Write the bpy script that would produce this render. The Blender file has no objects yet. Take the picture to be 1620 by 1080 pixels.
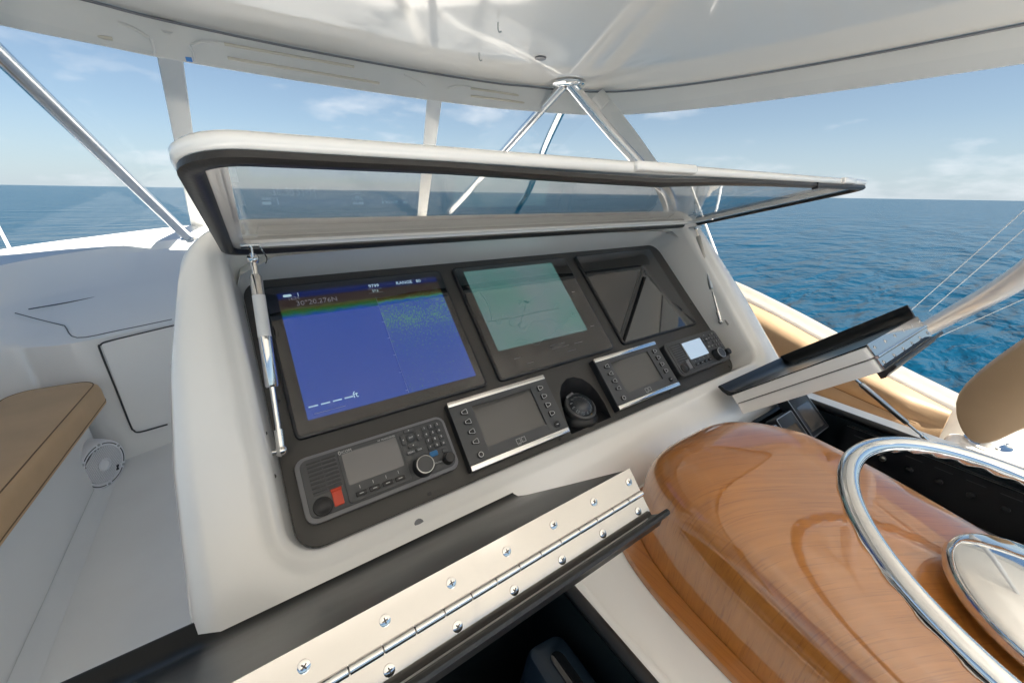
import bpy, math, random
from mathutils import Vector, Matrix
random.seed(7)
sc = bpy.context.scene
COL = sc.collection
# ------------------------------------------------------------------ camera
FPX, YAW, PITCH, ROLL = 614.2, 0.5999, 0.3655, -0.01585
fw = Vector((math.sin(YAW)*math.cos(PITCH), math.cos(YAW)*math.cos(PITCH), -math.sin(PITCH)))
r0 = Vector((math.cos(YAW), -math.sin(YAW), 0)); d0 = fw.cross(r0)
rt = r0*math.cos(ROLL) + d0*math.sin(ROLL); dn = d0*math.cos(ROLL) - r0*math.sin(ROLL)
cd = bpy.data.cameras.new('camera'); cam = bpy.data.objects.new('camera', cd); COL.objects.link(cam)
cd.sensor_width = 36; cd.lens = FPX/1620*36; cd.clip_start = 0.02; cd.clip_end = 60000
cam.matrix_world = Matrix(((rt.x, -dn.x, -fw.x, 0), (rt.y, -dn.y, -fw.y, 0), (rt.z, -dn.z, -fw.z, 0), (0, 0, 0, 1)))
sc.camera = cam
# ------------------------------------------------------------------ world, sun, exposure
SUN_EL, SUN_AZ = math.radians(45), math.radians(155)      # azimuth clockwise from +Y (bow)
sd = Vector((math.sin(SUN_AZ)*math.cos(SUN_EL), math.cos(SUN_AZ)*math.cos(SUN_EL), math.sin(SUN_EL)))
wd = bpy.data.worlds.new('World'); sc.world = wd; wd.use_nodes = True
nt = wd.node_tree; nt.nodes.clear()
def wn(t, **k):
    n = nt.nodes.new(t)
    for a, b in k.items(): setattr(n, a, b)
    return n
def wl(a, b): nt.links.new(a, b)
sky = wn('ShaderNodeTexSky', sky_type='NISHITA', sun_disc=False, sun_elevation=SUN_EL, sun_rotation=SUN_AZ,
         altitude=0, air_density=0.8, dust_density=0.4, ozone_density=1.5)
tc = wn('ShaderNodeTexCoord'); sep = wn('ShaderNodeSeparateXYZ'); wl(tc.outputs['Generated'], sep.inputs[0])
mp = wn('ShaderNodeMapping'); mp.inputs['Scale'].default_value = (1.0, 1.0, 3.2); mp.inputs['Location'].default_value = (-2.2, 4.4, 0.9); wl(tc.outputs['Generated'], mp.inputs['Vector'])
nz = wn('ShaderNodeTexNoise'); nz.inputs['Scale'].default_value = 5.2; nz.inputs['Detail'].default_value = 9; nz.inputs['Roughness'].default_value = 0.58
wl(mp.outputs[0], nz.inputs['Vector'])
cr = wn('ShaderNodeValToRGB'); cr.color_ramp.elements[0].position = 0.55; cr.color_ramp.elements[1].position = 0.76
wl(nz.outputs['Fac'], cr.inputs['Fac'])
band = wn('ShaderNodeValToRGB'); e = band.color_ramp.elements
e[0].position = 0.0; e[0].color = (0.8, 0.8, 0.8, 1); e[1].position = 0.27; e[1].color = (0.02, 0.02, 0.02, 1)
x = e.new(0.14); x.color = (0.75, 0.75, 0.75, 1)
wl(sep.outputs['Z'], band.inputs['Fac'])
mu = wn('ShaderNodeMath', operation='MULTIPLY'); wl(cr.outputs[0], mu.inputs[0]); wl(band.outputs[0], mu.inputs[1])
mx = wn('ShaderNodeMix', data_type='RGBA'); wl(mu.outputs[0], mx.inputs['Factor']); wl(sky.outputs[0], mx.inputs['A'])
mx.inputs['B'].default_value = (4.0, 4.2, 4.4, 1)
hz = wn('ShaderNodeValToRGB'); e = hz.color_ramp.elements
e[0].position = 0.0; e[0].color = (0.85, 0.85, 0.85, 1); e[1].position = 0.38; e[1].color = (0.04, 0.04, 0.04, 1)
x = e.new(0.13); x.color = (0.40, 0.40, 0.40, 1)
wl(sep.outputs['Z'], hz.inputs['Fac'])
mh = wn('ShaderNodeMix', data_type='RGBA'); wl(hz.outputs[0], mh.inputs['Factor']); tn = wn('ShaderNodeMix', data_type='RGBA', blend_type='MULTIPLY'); tn.inputs['Factor'].default_value = 1.0; wl(sky.outputs[0], tn.inputs['A']); tn.inputs['B'].default_value = (0.38, 0.47, 0.49, 1)
wl(tn.outputs['Result'], mh.inputs['A']); mh.inputs['B'].default_value = (2.6, 2.95, 3.25, 1)
wl(mh.outputs['Result'], mx.inputs['A'])
bg = wn('ShaderNodeBackground'); bg.inputs['Strength'].default_value = 0.05; wl(mx.outputs['Result'], bg.inputs['Color'])
wo = wn('ShaderNodeOutputWorld'); wl(bg.outputs[0], wo.inputs[0])
sl = bpy.data.lights.new('sun', 'SUN'); sl.energy = 3.6; sl.angle = math.radians(0.53); sl.color = (1.0, 0.94, 0.85)
so = bpy.data.objects.new('sun', sl); COL.objects.link(so)
so.rotation_euler = (-sd).to_track_quat('-Z', 'Y').to_euler(); so.location = (8, -3, 15)
vs = sc.view_settings; vs.view_transform = 'Standard'; vs.look = 'None'; vs.exposure = 2.3; vs.gamma = 1
sc.render.engine = 'CYCLES'
sc.cycles.max_bounces = 12; sc.cycles.diffuse_bounces = 9; sc.cycles.glossy_bounces = 5; sc.cycles.transparent_max_bounces = 16
# ------------------------------------------------------------------ pixel rays (positions only)
def ray(px, py): return rt*((px-810)/FPX) + dn*((py-540)/FPX) + fw
def atx(px, py, x): d = ray(px, py); return d*(x/d.x)
def aty(px, py, y): d = ray(px, py); return d*(y/d.y)
def atz(px, py, z): d = ray(px, py); return d*(z/d.z)
AL = 0.756; DP = 0.782
PX = Vector((1, 0, 0)); PS = Vector((0, math.cos(AL), math.sin(AL))); PN = PX.cross(PS); PO = -DP*PN
def PF(u, v, n=0.0): return PO + PX*u + PS*v + PN*n
def PM(u, v, n=0.0):
    p = PF(u, v, n)
    return Matrix(((PX.x, PS.x, PN.x, p.x), (PX.y, PS.y, PN.y, p.y), (PX.z, PS.z, PN.z, p.z), (0, 0, 0, 1)))
FLOOR = -1.40; CX = 0.655
# ------------------------------------------------------------------ materials
MATS = {}
def mat(name, base, rough=0.4, metal=0.0, coat=0.0, spec=0.5, var=0.0, vscale=3.0, bump=0.0, bscale=200.0, emit=None, estr=0.0, coatr=0.03, stretch=(1, 1, 1), sheen=0.0, rvar=0.0):
    m = bpy.data.materials.new(name); m.use_nodes = True; t = m.node_tree; p = t.nodes['Principled BSDF']
    p.inputs['Base Color'].default_value = (*base, 1); p.inputs['Roughness'].default_value = rough
    p.inputs['Metallic'].default_value = metal; p.inputs['Coat Weight'].default_value = coat; p.inputs['Coat Roughness'].default_value = coatr
    p.inputs['Specular IOR Level'].default_value = spec; p.inputs['Sheen Weight'].default_value = sheen
    if emit: p.inputs['Emission Color'].default_value = (*emit, 1); p.inputs['Emission Strength'].default_value = estr
    if var or bump or rvar:
        c = t.nodes.new('ShaderNodeTexCoord'); g = t.nodes.new('ShaderNodeMapping'); g.inputs['Scale'].default_value = stretch
        t.links.new(c.outputs['Object'], g.inputs['Vector'])
    if var or rvar:
        n = t.nodes.new('ShaderNodeTexNoise'); n.inputs['Scale'].default_value = vscale; n.inputs['Detail'].default_value = 6
        t.links.new(g.outputs[0], n.inputs['Vector'])
    if var:
        r = t.nodes.new('ShaderNodeValToRGB'); r.color_ramp.elements[0].position = 0.3; r.color_ramp.elements[1].position = 0.7
        r.color_ramp.elements[0].color = (*[b*(1-var) for b in base], 1); r.color_ramp.elements[1].color = (*[min(1, b*(1+var)) for b in base], 1)
        t.links.new(n.outputs['Fac'], r.inputs['Fac']); t.links.new(r.outputs[0], p.inputs['Base Color'])
    if rvar:
        q = t.nodes.new('ShaderNodeMapRange'); q.inputs['To Min'].default_value = max(0.01, rough-rvar); q.inputs['To Max'].default_value = rough+rvar
        t.links.new(n.outputs['Fac'], q.inputs['Value']); t.links.new(q.outputs[0], p.inputs['Roughness'])
    if bump:
        n2 = t.nodes.new('ShaderNodeTexNoise'); n2.inputs['Scale'].default_value = bscale; n2.inputs['Detail'].default_value = 4
        b = t.nodes.new('ShaderNodeBump'); b.inputs['Strength'].default_value = bump; b.inputs['Distance'].default_value = 0.002
        t.links.new(g.outputs[0], n2.inputs['Vector']); t.links.new(n2.outputs['Fac'], b.inputs['Height']); t.links.new(b.outputs[0], p.inputs['Normal'])
    MATS[name] = m; return m
mat('gelcoat', (0.91, 0.90, 0.87), 0.24, coat=0.8, var=0.015, vscale=2.2, rvar=0.05)
mat('gelcoat_deck', (0.87, 0.86, 0.835), 0.42, var=0.03, vscale=3, bump=0.25, bscale=260)
mat('hardtop_gloss', (0.84, 0.805, 0.75), 0.34, coat=1.0, coatr=0.06, var=0.012, vscale=1.2)
mat('vinyl_white', (0.86, 0.855, 0.83), 0.45, var=0.03, vscale=5, bump=0.2, bscale=400)
mat('vinyl_beige', (0.68, 0.64, 0.54), 0.55, var=0.05, vscale=12)
mat('panel_black', (0.055, 0.052, 0.048), 0.42, var=0.05, vscale=8, bump=0.12, bscale=900)
mat('plastic_black', (0.018, 0.018, 0.02), 0.38, bump=0.08, bscale=700)
mat('plastic_grey', (0.075, 0.078, 0.082), 0.42, bump=0.08, bscale=700)
mat('plastic_rim', (0.22, 0.22, 0.235), 0.38)
mat('key_grey', (0.085, 0.088, 0.092), 0.5)
mat('key_mark', (0.62, 0.63, 0.63), 0.5)
mat('key_blue', (0.02, 0.17, 0.42), 0.4)
mat('distress_red', (0.62, 0.06, 0.02), 0.35)
mat('rubber', (0.022, 0.021, 0.021), 0.42, bump=0.15, bscale=300)
mat('tray_black', (0.008, 0.008, 0.008), 0.3, coat=0.0, spec=0.35, bump=0.06, bscale=500, rvar=0.06, vscale=9)
mat('steel', (0.78, 0.77, 0.75), 0.07, metal=1.0, rvar=0.04, vscale=14)
mat('hinge_steel', (0.54, 0.515, 0.485), 0.07, metal=1.0, rvar=0.05, vscale=20)
mat('steel_tube', (0.86, 0.86, 0.86), 0.22, metal=1.0, rvar=0.05, vscale=10)
mat('steel_mirror', (0.86, 0.86, 0.85), 0.025, metal=1.0)
mat('cap_beige_sun_darkened', (0.30, 0.275, 0.235), 0.45, var=0.08, vscale=4, stretch=(30, 1, 30))  # beige darkened in the colour so direct sun does not burn out the cap
mat('anodized', (0.70, 0.72, 0.75), 0.30, metal=0.0, coat=0.5, rvar=0.05, vscale=6)
mat('steel_dull', (0.52, 0.52, 0.51), 0.3, metal=1.0)
mat('screw_slot', (0.09, 0.08, 0.07), 0.5, metal=0.6)
mat('glass_black', (0.010, 0.010, 0.011), 0.03, spec=0.5, coat=1.0, coatr=0.01); MATS['glass_black'].node_tree.nodes['Principled BSDF'].inputs['Coat IOR'].default_value = 1.75
mat('lcd_off', (0.075, 0.072, 0.068), 0.12, spec=0.6, coat=0.5, coatr=0.04)
mat('lcd_grey', (0.16, 0.155, 0.155), 0.15, coat=0.5, coatr=0.04)
mat('box_liner', (0.010, 0.014, 0.016), 0.35, bump=0.1, bscale=300)
mat('speaker_white', (0.84, 0.84, 0.85), 0.4)
mat('navy_case', (0.012, 0.022, 0.036), 0.35, coat=0.3)
mat('gap_dark', (0.05, 0.05, 0.05), 0.6); mat('seam_grey', (0.16, 0.16, 0.16), 0.7)
mat('brass', (0.65, 0.42, 0.12), 0.3, metal=1.0)
mat('white_paint', (0.80, 0.80, 0.79), 0.3, coat=0.3)
mat('text_light', (0.3, 0.38, 0.4), 0.5, emit=(0.45, 0.65, 0.7), estr=0.13)
mat('text_dim', (0.14, 0.14, 0.16), 0.5, emit=(0.5, 0.5, 0.55), estr=0.03)
mat('track_line', (0.05, 0.10, 0.10), 0.5, emit=(0.06, 0.13, 0.13), estr=0.12)
mat('tape_blue', (0.06, 0.28, 0.75), 0.5)
mat('wire', (0.55, 0.55, 0.55), 0.4)
mat('stitch', (0.22, 0.135, 0.06), 0.7)
mat('compass_card', (0.02, 0.022, 0.03), 0.3)
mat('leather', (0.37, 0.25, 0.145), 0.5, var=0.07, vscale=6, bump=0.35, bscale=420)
mat('leather_port_lightened', (0.62, 0.40, 0.21), 0.5, var=0.07, vscale=6, bump=0.35, bscale=420)  # same tan leather, base colour lightened to offset the dim port side
def translucent(name, amt, col):
    m = MATS[name]; t = m.node_tree; p = t.nodes['Principled BSDF']; o = [n for n in t.nodes if n.type == 'OUTPUT_MATERIAL'][0]
    tr = t.nodes.new('ShaderNodeBsdfTranslucent'); tr.inputs[0].default_value = (*col, 1); mx_ = t.nodes.new('ShaderNodeMixShader'); mx_.inputs[0].default_value = amt
    t.links.new(p.outputs[0], mx_.inputs[1]); t.links.new(tr.outputs[0], mx_.inputs[2]); t.links.new(mx_.outputs[0], o.inputs[0])
translucent('vinyl_white', 0.3, (0.92, 0.91, 0.88))
def wood(name, ang, tone=1.0):
    m = bpy.data.materials.new(name); m.use_nodes = True; t = m.node_tree; p = t.nodes['Principled BSDF']; N = t.nodes.new; L = t.links.new
    c = N('ShaderNodeTexCoord'); g = N('ShaderNodeMapping'); g.inputs['Rotation'].default_value = (0, 0, ang); L(c.outputs['Object'], g.inputs['Vector'])
    g2 = N('ShaderNodeMapping'); g2.inputs['Scale'].default_value = (3.5, 95, 9); L(g.outputs[0], g2.inputs['Vector'])
    n = N('ShaderNodeTexNoise'); n.inputs['Scale'].default_value = 1.6; n.inputs['Detail'].default_value = 8; n.inputs['Roughness'].default_value = 0.62; n.inputs['Distortion'].default_value = 0.4; L(g2.outputs[0], n.inputs['Vector'])
    g3 = N('ShaderNodeMapping'); g3.inputs['Scale'].default_value = (1.6, 16, 2.0); L(g.outputs[0], g3.inputs['Vector'])
    n2 = N('ShaderNodeTexNoise'); n2.inputs['Scale'].default_value = 1.5; n2.inputs['Detail'].default_value = 3; L(g3.outputs[0], n2.inputs['Vector'])
    g4 = N('ShaderNodeMapping'); g4.inputs['Scale'].default_value = (14, 420, 25); L(g.outputs[0], g4.inputs['Vector'])
    n3 = N('ShaderNodeTexNoise'); n3.inputs['Scale'].default_value = 1.0; n3.inputs['Detail'].default_value = 2; L(g4.outputs[0], n3.inputs['Vector'])
    r = N('ShaderNodeValToRGB'); e = r.color_ramp.elements
    e[0].position = 0.05; e[0].color = (0.25*tone, 0.075*tone, 0.012*tone, 1); e[1].position = 0.95; e[1].color = (0.62*tone, 0.26*tone, 0.058*tone, 1)
    y = e.new(0.5); y.color = (0.46*tone, 0.168*tone, 0.030*tone, 1)
    a = N('ShaderNodeMath'); a.operation = 'MULTIPLY'; a.inputs[1].default_value = 0.55; L(n.outputs['Fac'], a.inputs[0])
    b = N('ShaderNodeMath'); b.operation = 'MULTIPLY_ADD'; b.inputs[1].default_value = 0.45; L(n2.outputs['Fac'], b.inputs[0]); L(a.outputs[0], b.inputs[2])
    L(b.outputs[0], r.inputs['Fac'])
    pr = N('ShaderNodeValToRGB'); pr.color_ramp.elements[0].position = 0.34; pr.color_ramp.elements[1].position = 0.42; pr.color_ramp.elements[0].color = (0.84, 0.80, 0.76, 1); pr.color_ramp.elements[1].color = (1, 1, 1, 1); L(n3.outputs['Fac'], pr.inputs['Fac'])
    mm = N('ShaderNodeMix'); mm.data_type = 'RGBA'; mm.blend_type = 'MULTIPLY'; mm.inputs['Factor'].default_value = 1.0; L(r.outputs[0], mm.inputs['A']); L(pr.outputs[0], mm.inputs['B'])
    L(mm.outputs['Result'], p.inputs['Base Color'])
    p.inputs['Roughness'].default_value = 0.35; p.inputs['Coat Weight'].default_value = 1.0; p.inputs['Coat Roughness'].default_value = 0.006; p.inputs['Coat IOR'].default_value = 1.95
    n4 = N('ShaderNodeTexNoise'); n4.inputs['Scale'].default_value = 9; n4.inputs['Detail'].default_value = 1; L(c.outputs['Object'], n4.inputs['Vector'])
    bp = N('ShaderNodeBump'); bp.inputs['Strength'].default_value = 0.02; bp.inputs['Distance'].default_value = 0.01; L(n4.outputs['Fac'], bp.inputs['Height']); L(bp.outputs[0], p.inputs['Coat Normal'])
    MATS[name] = m
wood('teak', math.radians(28), 1.12); wood('teak_trim', math.radians(90), 1.0)
def clear(name, tint, ior, rough, wob=0.0, wscale=6):
    m = bpy.data.materials.new(name); m.use_nodes = True; t = m.node_tree; t.nodes.clear(); N = t.nodes.new; L = t.links.new
    o = N('ShaderNodeOutputMaterial'); mixn = N('ShaderNodeMixShader'); tr = N('ShaderNodeBsdfTransparent'); gl = N('ShaderNodeBsdfGlossy'); fr = N('ShaderNodeFresnel')
    tr.inputs[0].default_value = (*tint, 1); gl.inputs['Roughness'].default_value = rough; fr.inputs['IOR'].default_value = ior
    ge = N('ShaderNodeNewGeometry'); io = N('ShaderNodeMix'); io.data_type = 'FLOAT'; L(ge.outputs['Backfacing'], io.inputs['Factor']); io.inputs[2].default_value = ior; io.inputs[3].default_value = 1/ior; L(io.outputs[0], fr.inputs['IOR'])
    L(fr.outputs[0], mixn.inputs[0]); L(tr.outputs[0], mixn.inputs[1]); L(gl.outputs[0], mixn.inputs[2]); L(mixn.outputs[0], o.inputs[0])
    if wob:
        c = N('ShaderNodeTexCoord'); n = N('ShaderNodeTexNoise'); n.inputs['Scale'].default_value = wscale; n.inputs['Detail'].default_value = 3
        b = N('ShaderNodeBump'); b.inputs['Strength'].default_value = wob; b.inputs['Distance'].default_value = 0.03
        L(c.outputs['Object'], n.inputs['Vector']); L(n.outputs['Fac'], b.inputs['Height']); L(b.outputs[0], gl.inputs['Normal']); L(b.outputs[0], fr.inputs['Normal'])
    MATS[name] = m
clear('acrylic_tint', (0.86, 0.85, 0.84), 1.18, 0.015, 0.04, 3)
clear('vinyl_clear', (0.97, 0.975, 0.98), 1.11, 0.05, 0.35, 5)
clear('compass_dome', (0.85, 0.88, 0.9), 1.5, 0.02)
def screen_sonar():
    m = bpy.data.materials.new('screen_sonar'); m.use_nodes = True; t = m.node_tree; p = t.nodes['Principled BSDF']; N = t.nodes.new; L = t.links.new
    c = N('ShaderNodeTexCoord'); s = N('ShaderNodeSeparateXYZ'); L(c.outputs['Generated'], s.inputs[0])
    def ramp(stops, src):
        r = N('ShaderNodeValToRGB'); r.color_ramp.interpolation = 'LINEAR'; e = r.color_ramp.elements
        e[0].position = stops[0][0]; e[0].color = (*stops[0][1], 1); e[1].position = stops[-1][0]; e[1].color = (*stops[-1][1], 1)
        for q, col in stops[1:-1]: k = e.new(q); k.color = (*col, 1)
        L(src, r.inputs['Fac']); return r.outputs[0]
    B = (0.003, 0.040, 0.25); BR = (0.022, 0.012, 0.007); H = (0.001, 0.006, 0.06); G = (0.012, 0.075, 0.025); T = (0.004, 0.07, 0.07); Y = (0.045, 0.05, 0.010)
    n = N('ShaderNodeTexNoise'); n.inputs['Scale'].default_value = 22; n.inputs['Detail'].default_value = 5; L(c.outputs['Generated'], n.inputs['Vector'])
    ma = N('ShaderNodeMath'); ma.operation = 'MULTIPLY_ADD'; ma.inputs[1].default_value = 0.05; L(n.outputs['Fac'], ma.inputs[0]); L(s.outputs['Y'], ma.inputs[2])
    left = ramp([(0.0, B), (0.815, B), (0.825, T), (0.845, G), (0.875, Y), (0.90, BR), (1, BR)], ma.outputs[0])
    right = ramp([(0.0, B), (0.83, B), (0.836, (0.02, 0.14, 0.08)), (0.85, Y), (0.89, BR), (1, BR)], ma.outputs[0])
    mps = N('ShaderNodeMapping'); mps.inputs['Scale'].default_value = (1.0, 0.42, 1); L(c.outputs['Generated'], mps.inputs['Vector'])
    v = N('ShaderNodeTexNoise'); v.inputs['Scale'].default_value = 120; v.inputs['Detail'].default_value = 1; L(mps.outputs[0], v.inputs['Vector'])
    n2 = N('ShaderNodeTexNoise'); n2.inputs['Scale'].default_value = 7; n2.inputs['Detail'].default_value = 2; L(c.outputs['Generated'], n2.inputs['Vector'])
    hm = ramp([(0.0, (0, 0, 0)), (0.30, (0.0,)*3), (0.50, (0.4,)*3), (0.62, (0.95,)*3), (0.76, (0.5,)*3), (0.835, (0.45,)*3), (0.84, (0, 0, 0)), (1, (0, 0, 0))], s.outputs['Y'])
    q = N('ShaderNodeMath'); q.operation = 'MULTIPLY'; L(hm, q.inputs[0]); L(n2.outputs['Fac'], q.inputs[1])
    q2 = N('ShaderNodeMath'); q2.operation = 'MULTIPLY_ADD'; q2.inputs[1].default_value = 0.36; L(q.outputs[0], q2.inputs[0]); L(v.outputs['Fac'], q2.inputs[2])
    q3 = N('ShaderNodeMath'); q3.operation = 'GREATER_THAN'; q3.inputs[1].default_value = 0.685; L(q2.outputs[0], q3.inputs[0])
    rm = N('ShaderNodeMix'); rm.data_type = 'RGBA'; L(q3.outputs[0], rm.inputs['Factor']); L(right, rm.inputs['A']); rm.inputs['B'].default_value = (0.06, 0.19, 0.12, 1)
    half = N('ShaderNodeMath'); half.operation = 'GREATER_THAN'; half.inputs[1].default_value = 0.545; L(s.outputs['X'], half.inputs[0])
    mxa = N('ShaderNodeMix'); mxa.data_type = 'RGBA'; L(half.outputs[0], mxa.inputs['Factor']); L(left, mxa.inputs['A']); L(rm.outputs['Result'], mxa.inputs['B'])
    hd = N('ShaderNodeMath'); hd.operation = 'GREATER_THAN'; hd.inputs[1].default_value = 0.945; L(s.outputs['Y'], hd.inputs[0])
    mxb = N('ShaderNodeMix'); mxb.data_type = 'RGBA'; L(hd.outputs[0], mxb.inputs['Factor']); L(mxa.outputs['Result'], mxb.inputs['A']); mxb.inputs['B'].default_value = (*H, 1)
    L(mxb.outputs['Result'], p.inputs['Emission Color']); p.inputs['Emission Strength'].default_value = 0.24
    p.inputs['Base Color'].default_value = (0.01, 0.01, 0.012, 1); p.inputs['Roughness'].default_value = 0.03; p.inputs['Coat Weight'].default_value = 1.0; p.inputs['Coat Roughness'].default_value = 0.01; p.inputs['Coat IOR'].default_value = 1.75
    MATS['screen_sonar'] = m
screen_sonar()
def screen_chart():
    m = bpy.data.materials.new('screen_chart'); m.use_nodes = True; t = m.node_tree; p = t.nodes['Principled BSDF']; N = t.nodes.new; L = t.links.new
    c = N('ShaderNodeTexCoord'); n = N('ShaderNodeTexNoise'); n.inputs['Scale'].default_value = 2.2; n.inputs['Detail'].default_value = 3; L(c.outputs['Generated'], n.inputs['Vector'])
    r = N('ShaderNodeValToRGB'); e = r.color_ramp.elements; e[0].position = 0.36; e[0].color = (0.13, 0.215, 0.225, 1); e[1].position = 0.62; e[1].color = (0.075, 0.205, 0.185, 1)
    L(n.outputs['Fac'], r.inputs['Fac']); L(r.outputs[0], p.inputs['Emission Color']); p.inputs['Emission Strength'].default_value = 0.16
    p.inputs['Base Color'].default_value = (0.01, 0.01, 0.012, 1); p.inputs['Roughness'].default_value = 0.03; p.inputs['Coat Weight'].default_value = 1.0; p.inputs['Coat Roughness'].default_value = 0.01; p.inputs['Coat IOR'].default_value = 1.75
    MATS['screen_chart'] = m
screen_chart()
mat('screen_pale', (0.10, 0.11, 0.12), 0.06, coat=0.6, coatr=0.02, emit=(0.30, 0.38, 0.46), estr=0.30)
def sea_mat():
    m = bpy.data.materials.new('sea_water'); m.use_nodes = True; t = m.node_tree; p = t.nodes['Principled BSDF']; N = t.nodes.new; L = t.links.new
    p.inputs['Base Color'].default_value = (0.002, 0.036, 0.072, 1); p.inputs['Roughness'].default_value = 0.18; p.inputs['IOR'].default_value = 1.33; p.inputs['Specular IOR Level'].default_value = 0.07
    c = N('ShaderNodeTexCoord'); prev = None
    for sx, sy, st, ds, rot in ((0.05, 0.13, 0.9, 2.2, 0.3), (0.22, 0.52, 1.0, 0.75, 0.1), (1.0, 2.2, 0.9, 0.16, -0.25), (4.2, 7.5, 0.6, 0.03, 0.2)):
        g = N('ShaderNodeMapping'); g.inputs['Rotation'].default_value = (0, 0, rot+0.5); g.inputs['Scale'].default_value = (sx, sy, 1); L(c.outputs['Object'], g.inputs['Vector'])
        n = N('ShaderNodeTexNoise'); n.inputs['Scale'].default_value = 1; n.inputs['Detail'].default_value = 3; n.inputs['Distortion'].default_value = 0.5; L(g.outputs[0], n.inputs['Vector'])
        b = N('ShaderNodeBump'); b.inputs['Strength'].default_value = st; b.inputs['Distance'].default_value = ds; L(n.outputs['Fac'], b.inputs['Height'])
        if prev: L(prev.outputs[0], b.inputs['Normal'])
        prev = b
    L(prev.outputs[0], p.inputs['Normal']); MATS['sea_water'] = m
sea_mat()
# ------------------------------------------------------------------ geometry helpers
class G:
    def __init__(s): s.v = []; s.f = []
    def add(s, vs, fs):
        o = len(s.v); s.v += [Vector(a) for a in vs]; s.f += [tuple(i+o for i in f) for f in fs]; return s
    def box(s, x0, x1, y0, y1, z0, z1):
        return s.add([(x0,y0,z0),(x1,y0,z0),(x1,y1,z0),(x0,y1,z0),(x0,y0,z1),(x1,y0,z1),(x1,y1,z1),(x0,y1,z1)],
                     [(0,3,2,1),(4,5,6,7),(0,1,5,4),(1,2,6,5),(2,3,7,6),(3,0,4,7)])
    def loft(s, loops, cap0=True, cap1=True, closed=True):
        n = len(loops[0]); o = len(s.v)
        for l in loops: s.v += [Vector(a) for a in l]
        for k in range(len(loops)-1):
            for i in range(n if closed else n-1):
                j = (i+1) % n; s.f.append((o+k*n+i, o+k*n+j, o+(k+1)*n+j, o+(k+1)*n+i))
        if cap0: s.f.append(tuple(o+i for i in reversed(range(n))))
        if cap1: s.f.append(tuple(o+(len(loops)-1)*n+i for i in range(n)))
        return s
    def tube(s, pts, r, n=16, cap=True):
        pts = [Vector(p) for p in pts]; rs = r if isinstance(r, (list, tuple)) else [r]*len(pts); loops = []
        t0 = (pts[1]-pts[0]).normalized(); a = t0.orthogonal().normalized()
        for i, p in enumerate(pts):
            t = (pts[min(i+1, len(pts)-1)]-pts[max(i-1, 0)]).normalized(); a = (a-t*a.dot(t)).normalized(); b = t.cross(a)
            loops.append([p+(a*math.cos(2*math.pi*k/n)+b*math.sin(2*math.pi*k/n))*rs[i] for k in range(n)])
        return s.loft(loops, cap, cap)
    def lathe(s, prof, c=(0,0,0), ax=(0,0,1), n=32, cap0=True, cap1=True):
        c = Vector(c); ax = Vector(ax).normalized(); a = ax.orthogonal().normalized(); b = ax.cross(a)
        return s.loft([[c+ax*z+(a*math.cos(2*math.pi*k/n)+b*math.sin(2*math.pi*k/n))*max(r, 1e-5) for k in range(n)] for r, z in prof], cap0, cap1)
    def slab(s, cx, cy, w, h, r, z0, z1, ch=0.0, n=5):
        L = [[(x, y, z0) for x, y in rr(cx, cy, w, h, r, n)]]
        if ch > 0: L += [[(x, y, z1-ch) for x, y in rr(cx, cy, w, h, r, n)], [(x, y, z1-ch*0.3) for x, y in rr(cx, cy, w-ch*0.6, h-ch*0.6, max(r-ch*.3, 1e-4), n)], [(x, y, z1) for x, y in rr(cx, cy, w-2*ch, h-2*ch, max(r-ch, 1e-4), n)]]
        else: L += [[(x, y, z1) for x, y in rr(cx, cy, w, h, r, n)]]
        return s.loft(L)
    def grid(s, rows):
        n = len(rows[0]); o = len(s.v)
        for r in rows: s.v += [Vector(a) for a in r]
        for k in range(len(rows)-1):
            for i in range(n-1): s.f.append((o+k*n+i, o+k*n+i+1, o+(k+1)*n+i+1, o+(k+1)*n+i))
        return s
    def xf(s, M): s.v = [M @ a for a in s.v]; return s
def rr(cx, cy, w, h, r, n=5, ns=1):
    out = []; r = min(r, w/2-1e-5, h/2-1e-5)
    C = [(cx+w/2-r, cy-h/2+r, -90), (cx+w/2-r, cy+h/2-r, 0), (cx-w/2+r, cy+h/2-r, 90), (cx-w/2+r, cy-h/2+r, 180)]
    arcs = [[(x+r*math.cos(math.radians(a+90*k/n)), y+r*math.sin(math.radians(a+90*k/n))) for k in range(n+1)] for x, y, a in C]
    for i in range(4):
        out += arcs[i]; p = arcs[i][-1]; q = arcs[(i+1) % 4][0]
        for k in range(1, ns): out.append((p[0]+(q[0]-p[0])*k/ns, p[1]+(q[1]-p[1])*k/ns))
    return out
RM = {}
def fix_normals(me):
    import bmesh
    b = bmesh.new(); b.from_mesh(me); bmesh.ops.remove_doubles(b, verts=b.verts, dist=1e-6); bmesh.ops.recalc_face_normals(b, faces=b.faces); b.to_mesh(me); b.free()
def mesh(name, g, smooth=38):
    me = bpy.data.meshes.new(name); me.from_pydata([tuple(a) for a in g.v], [], g.f); fix_normals(me)
    if smooth:
        me.polygons.foreach_set('use_smooth', [True]*len(me.polygons)); me.set_sharp_from_angle(angle=math.radians(smooth))
    return me
def thing(name, label, cat, M, group=None):
    o = bpy.data.objects.new(name, None); COL.objects.link(o); o.empty_display_size = 0.05
    if not isinstance(M, Matrix): M = Matrix.Translation(Vector(M))
    o.matrix_world = M; RM[o] = M; tag(o, label, cat, group); return o
def tag(o, label, cat, group=None):
    o['label'] = label; o['category'] = cat
    if group: o['group'] = group
    return o
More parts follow.
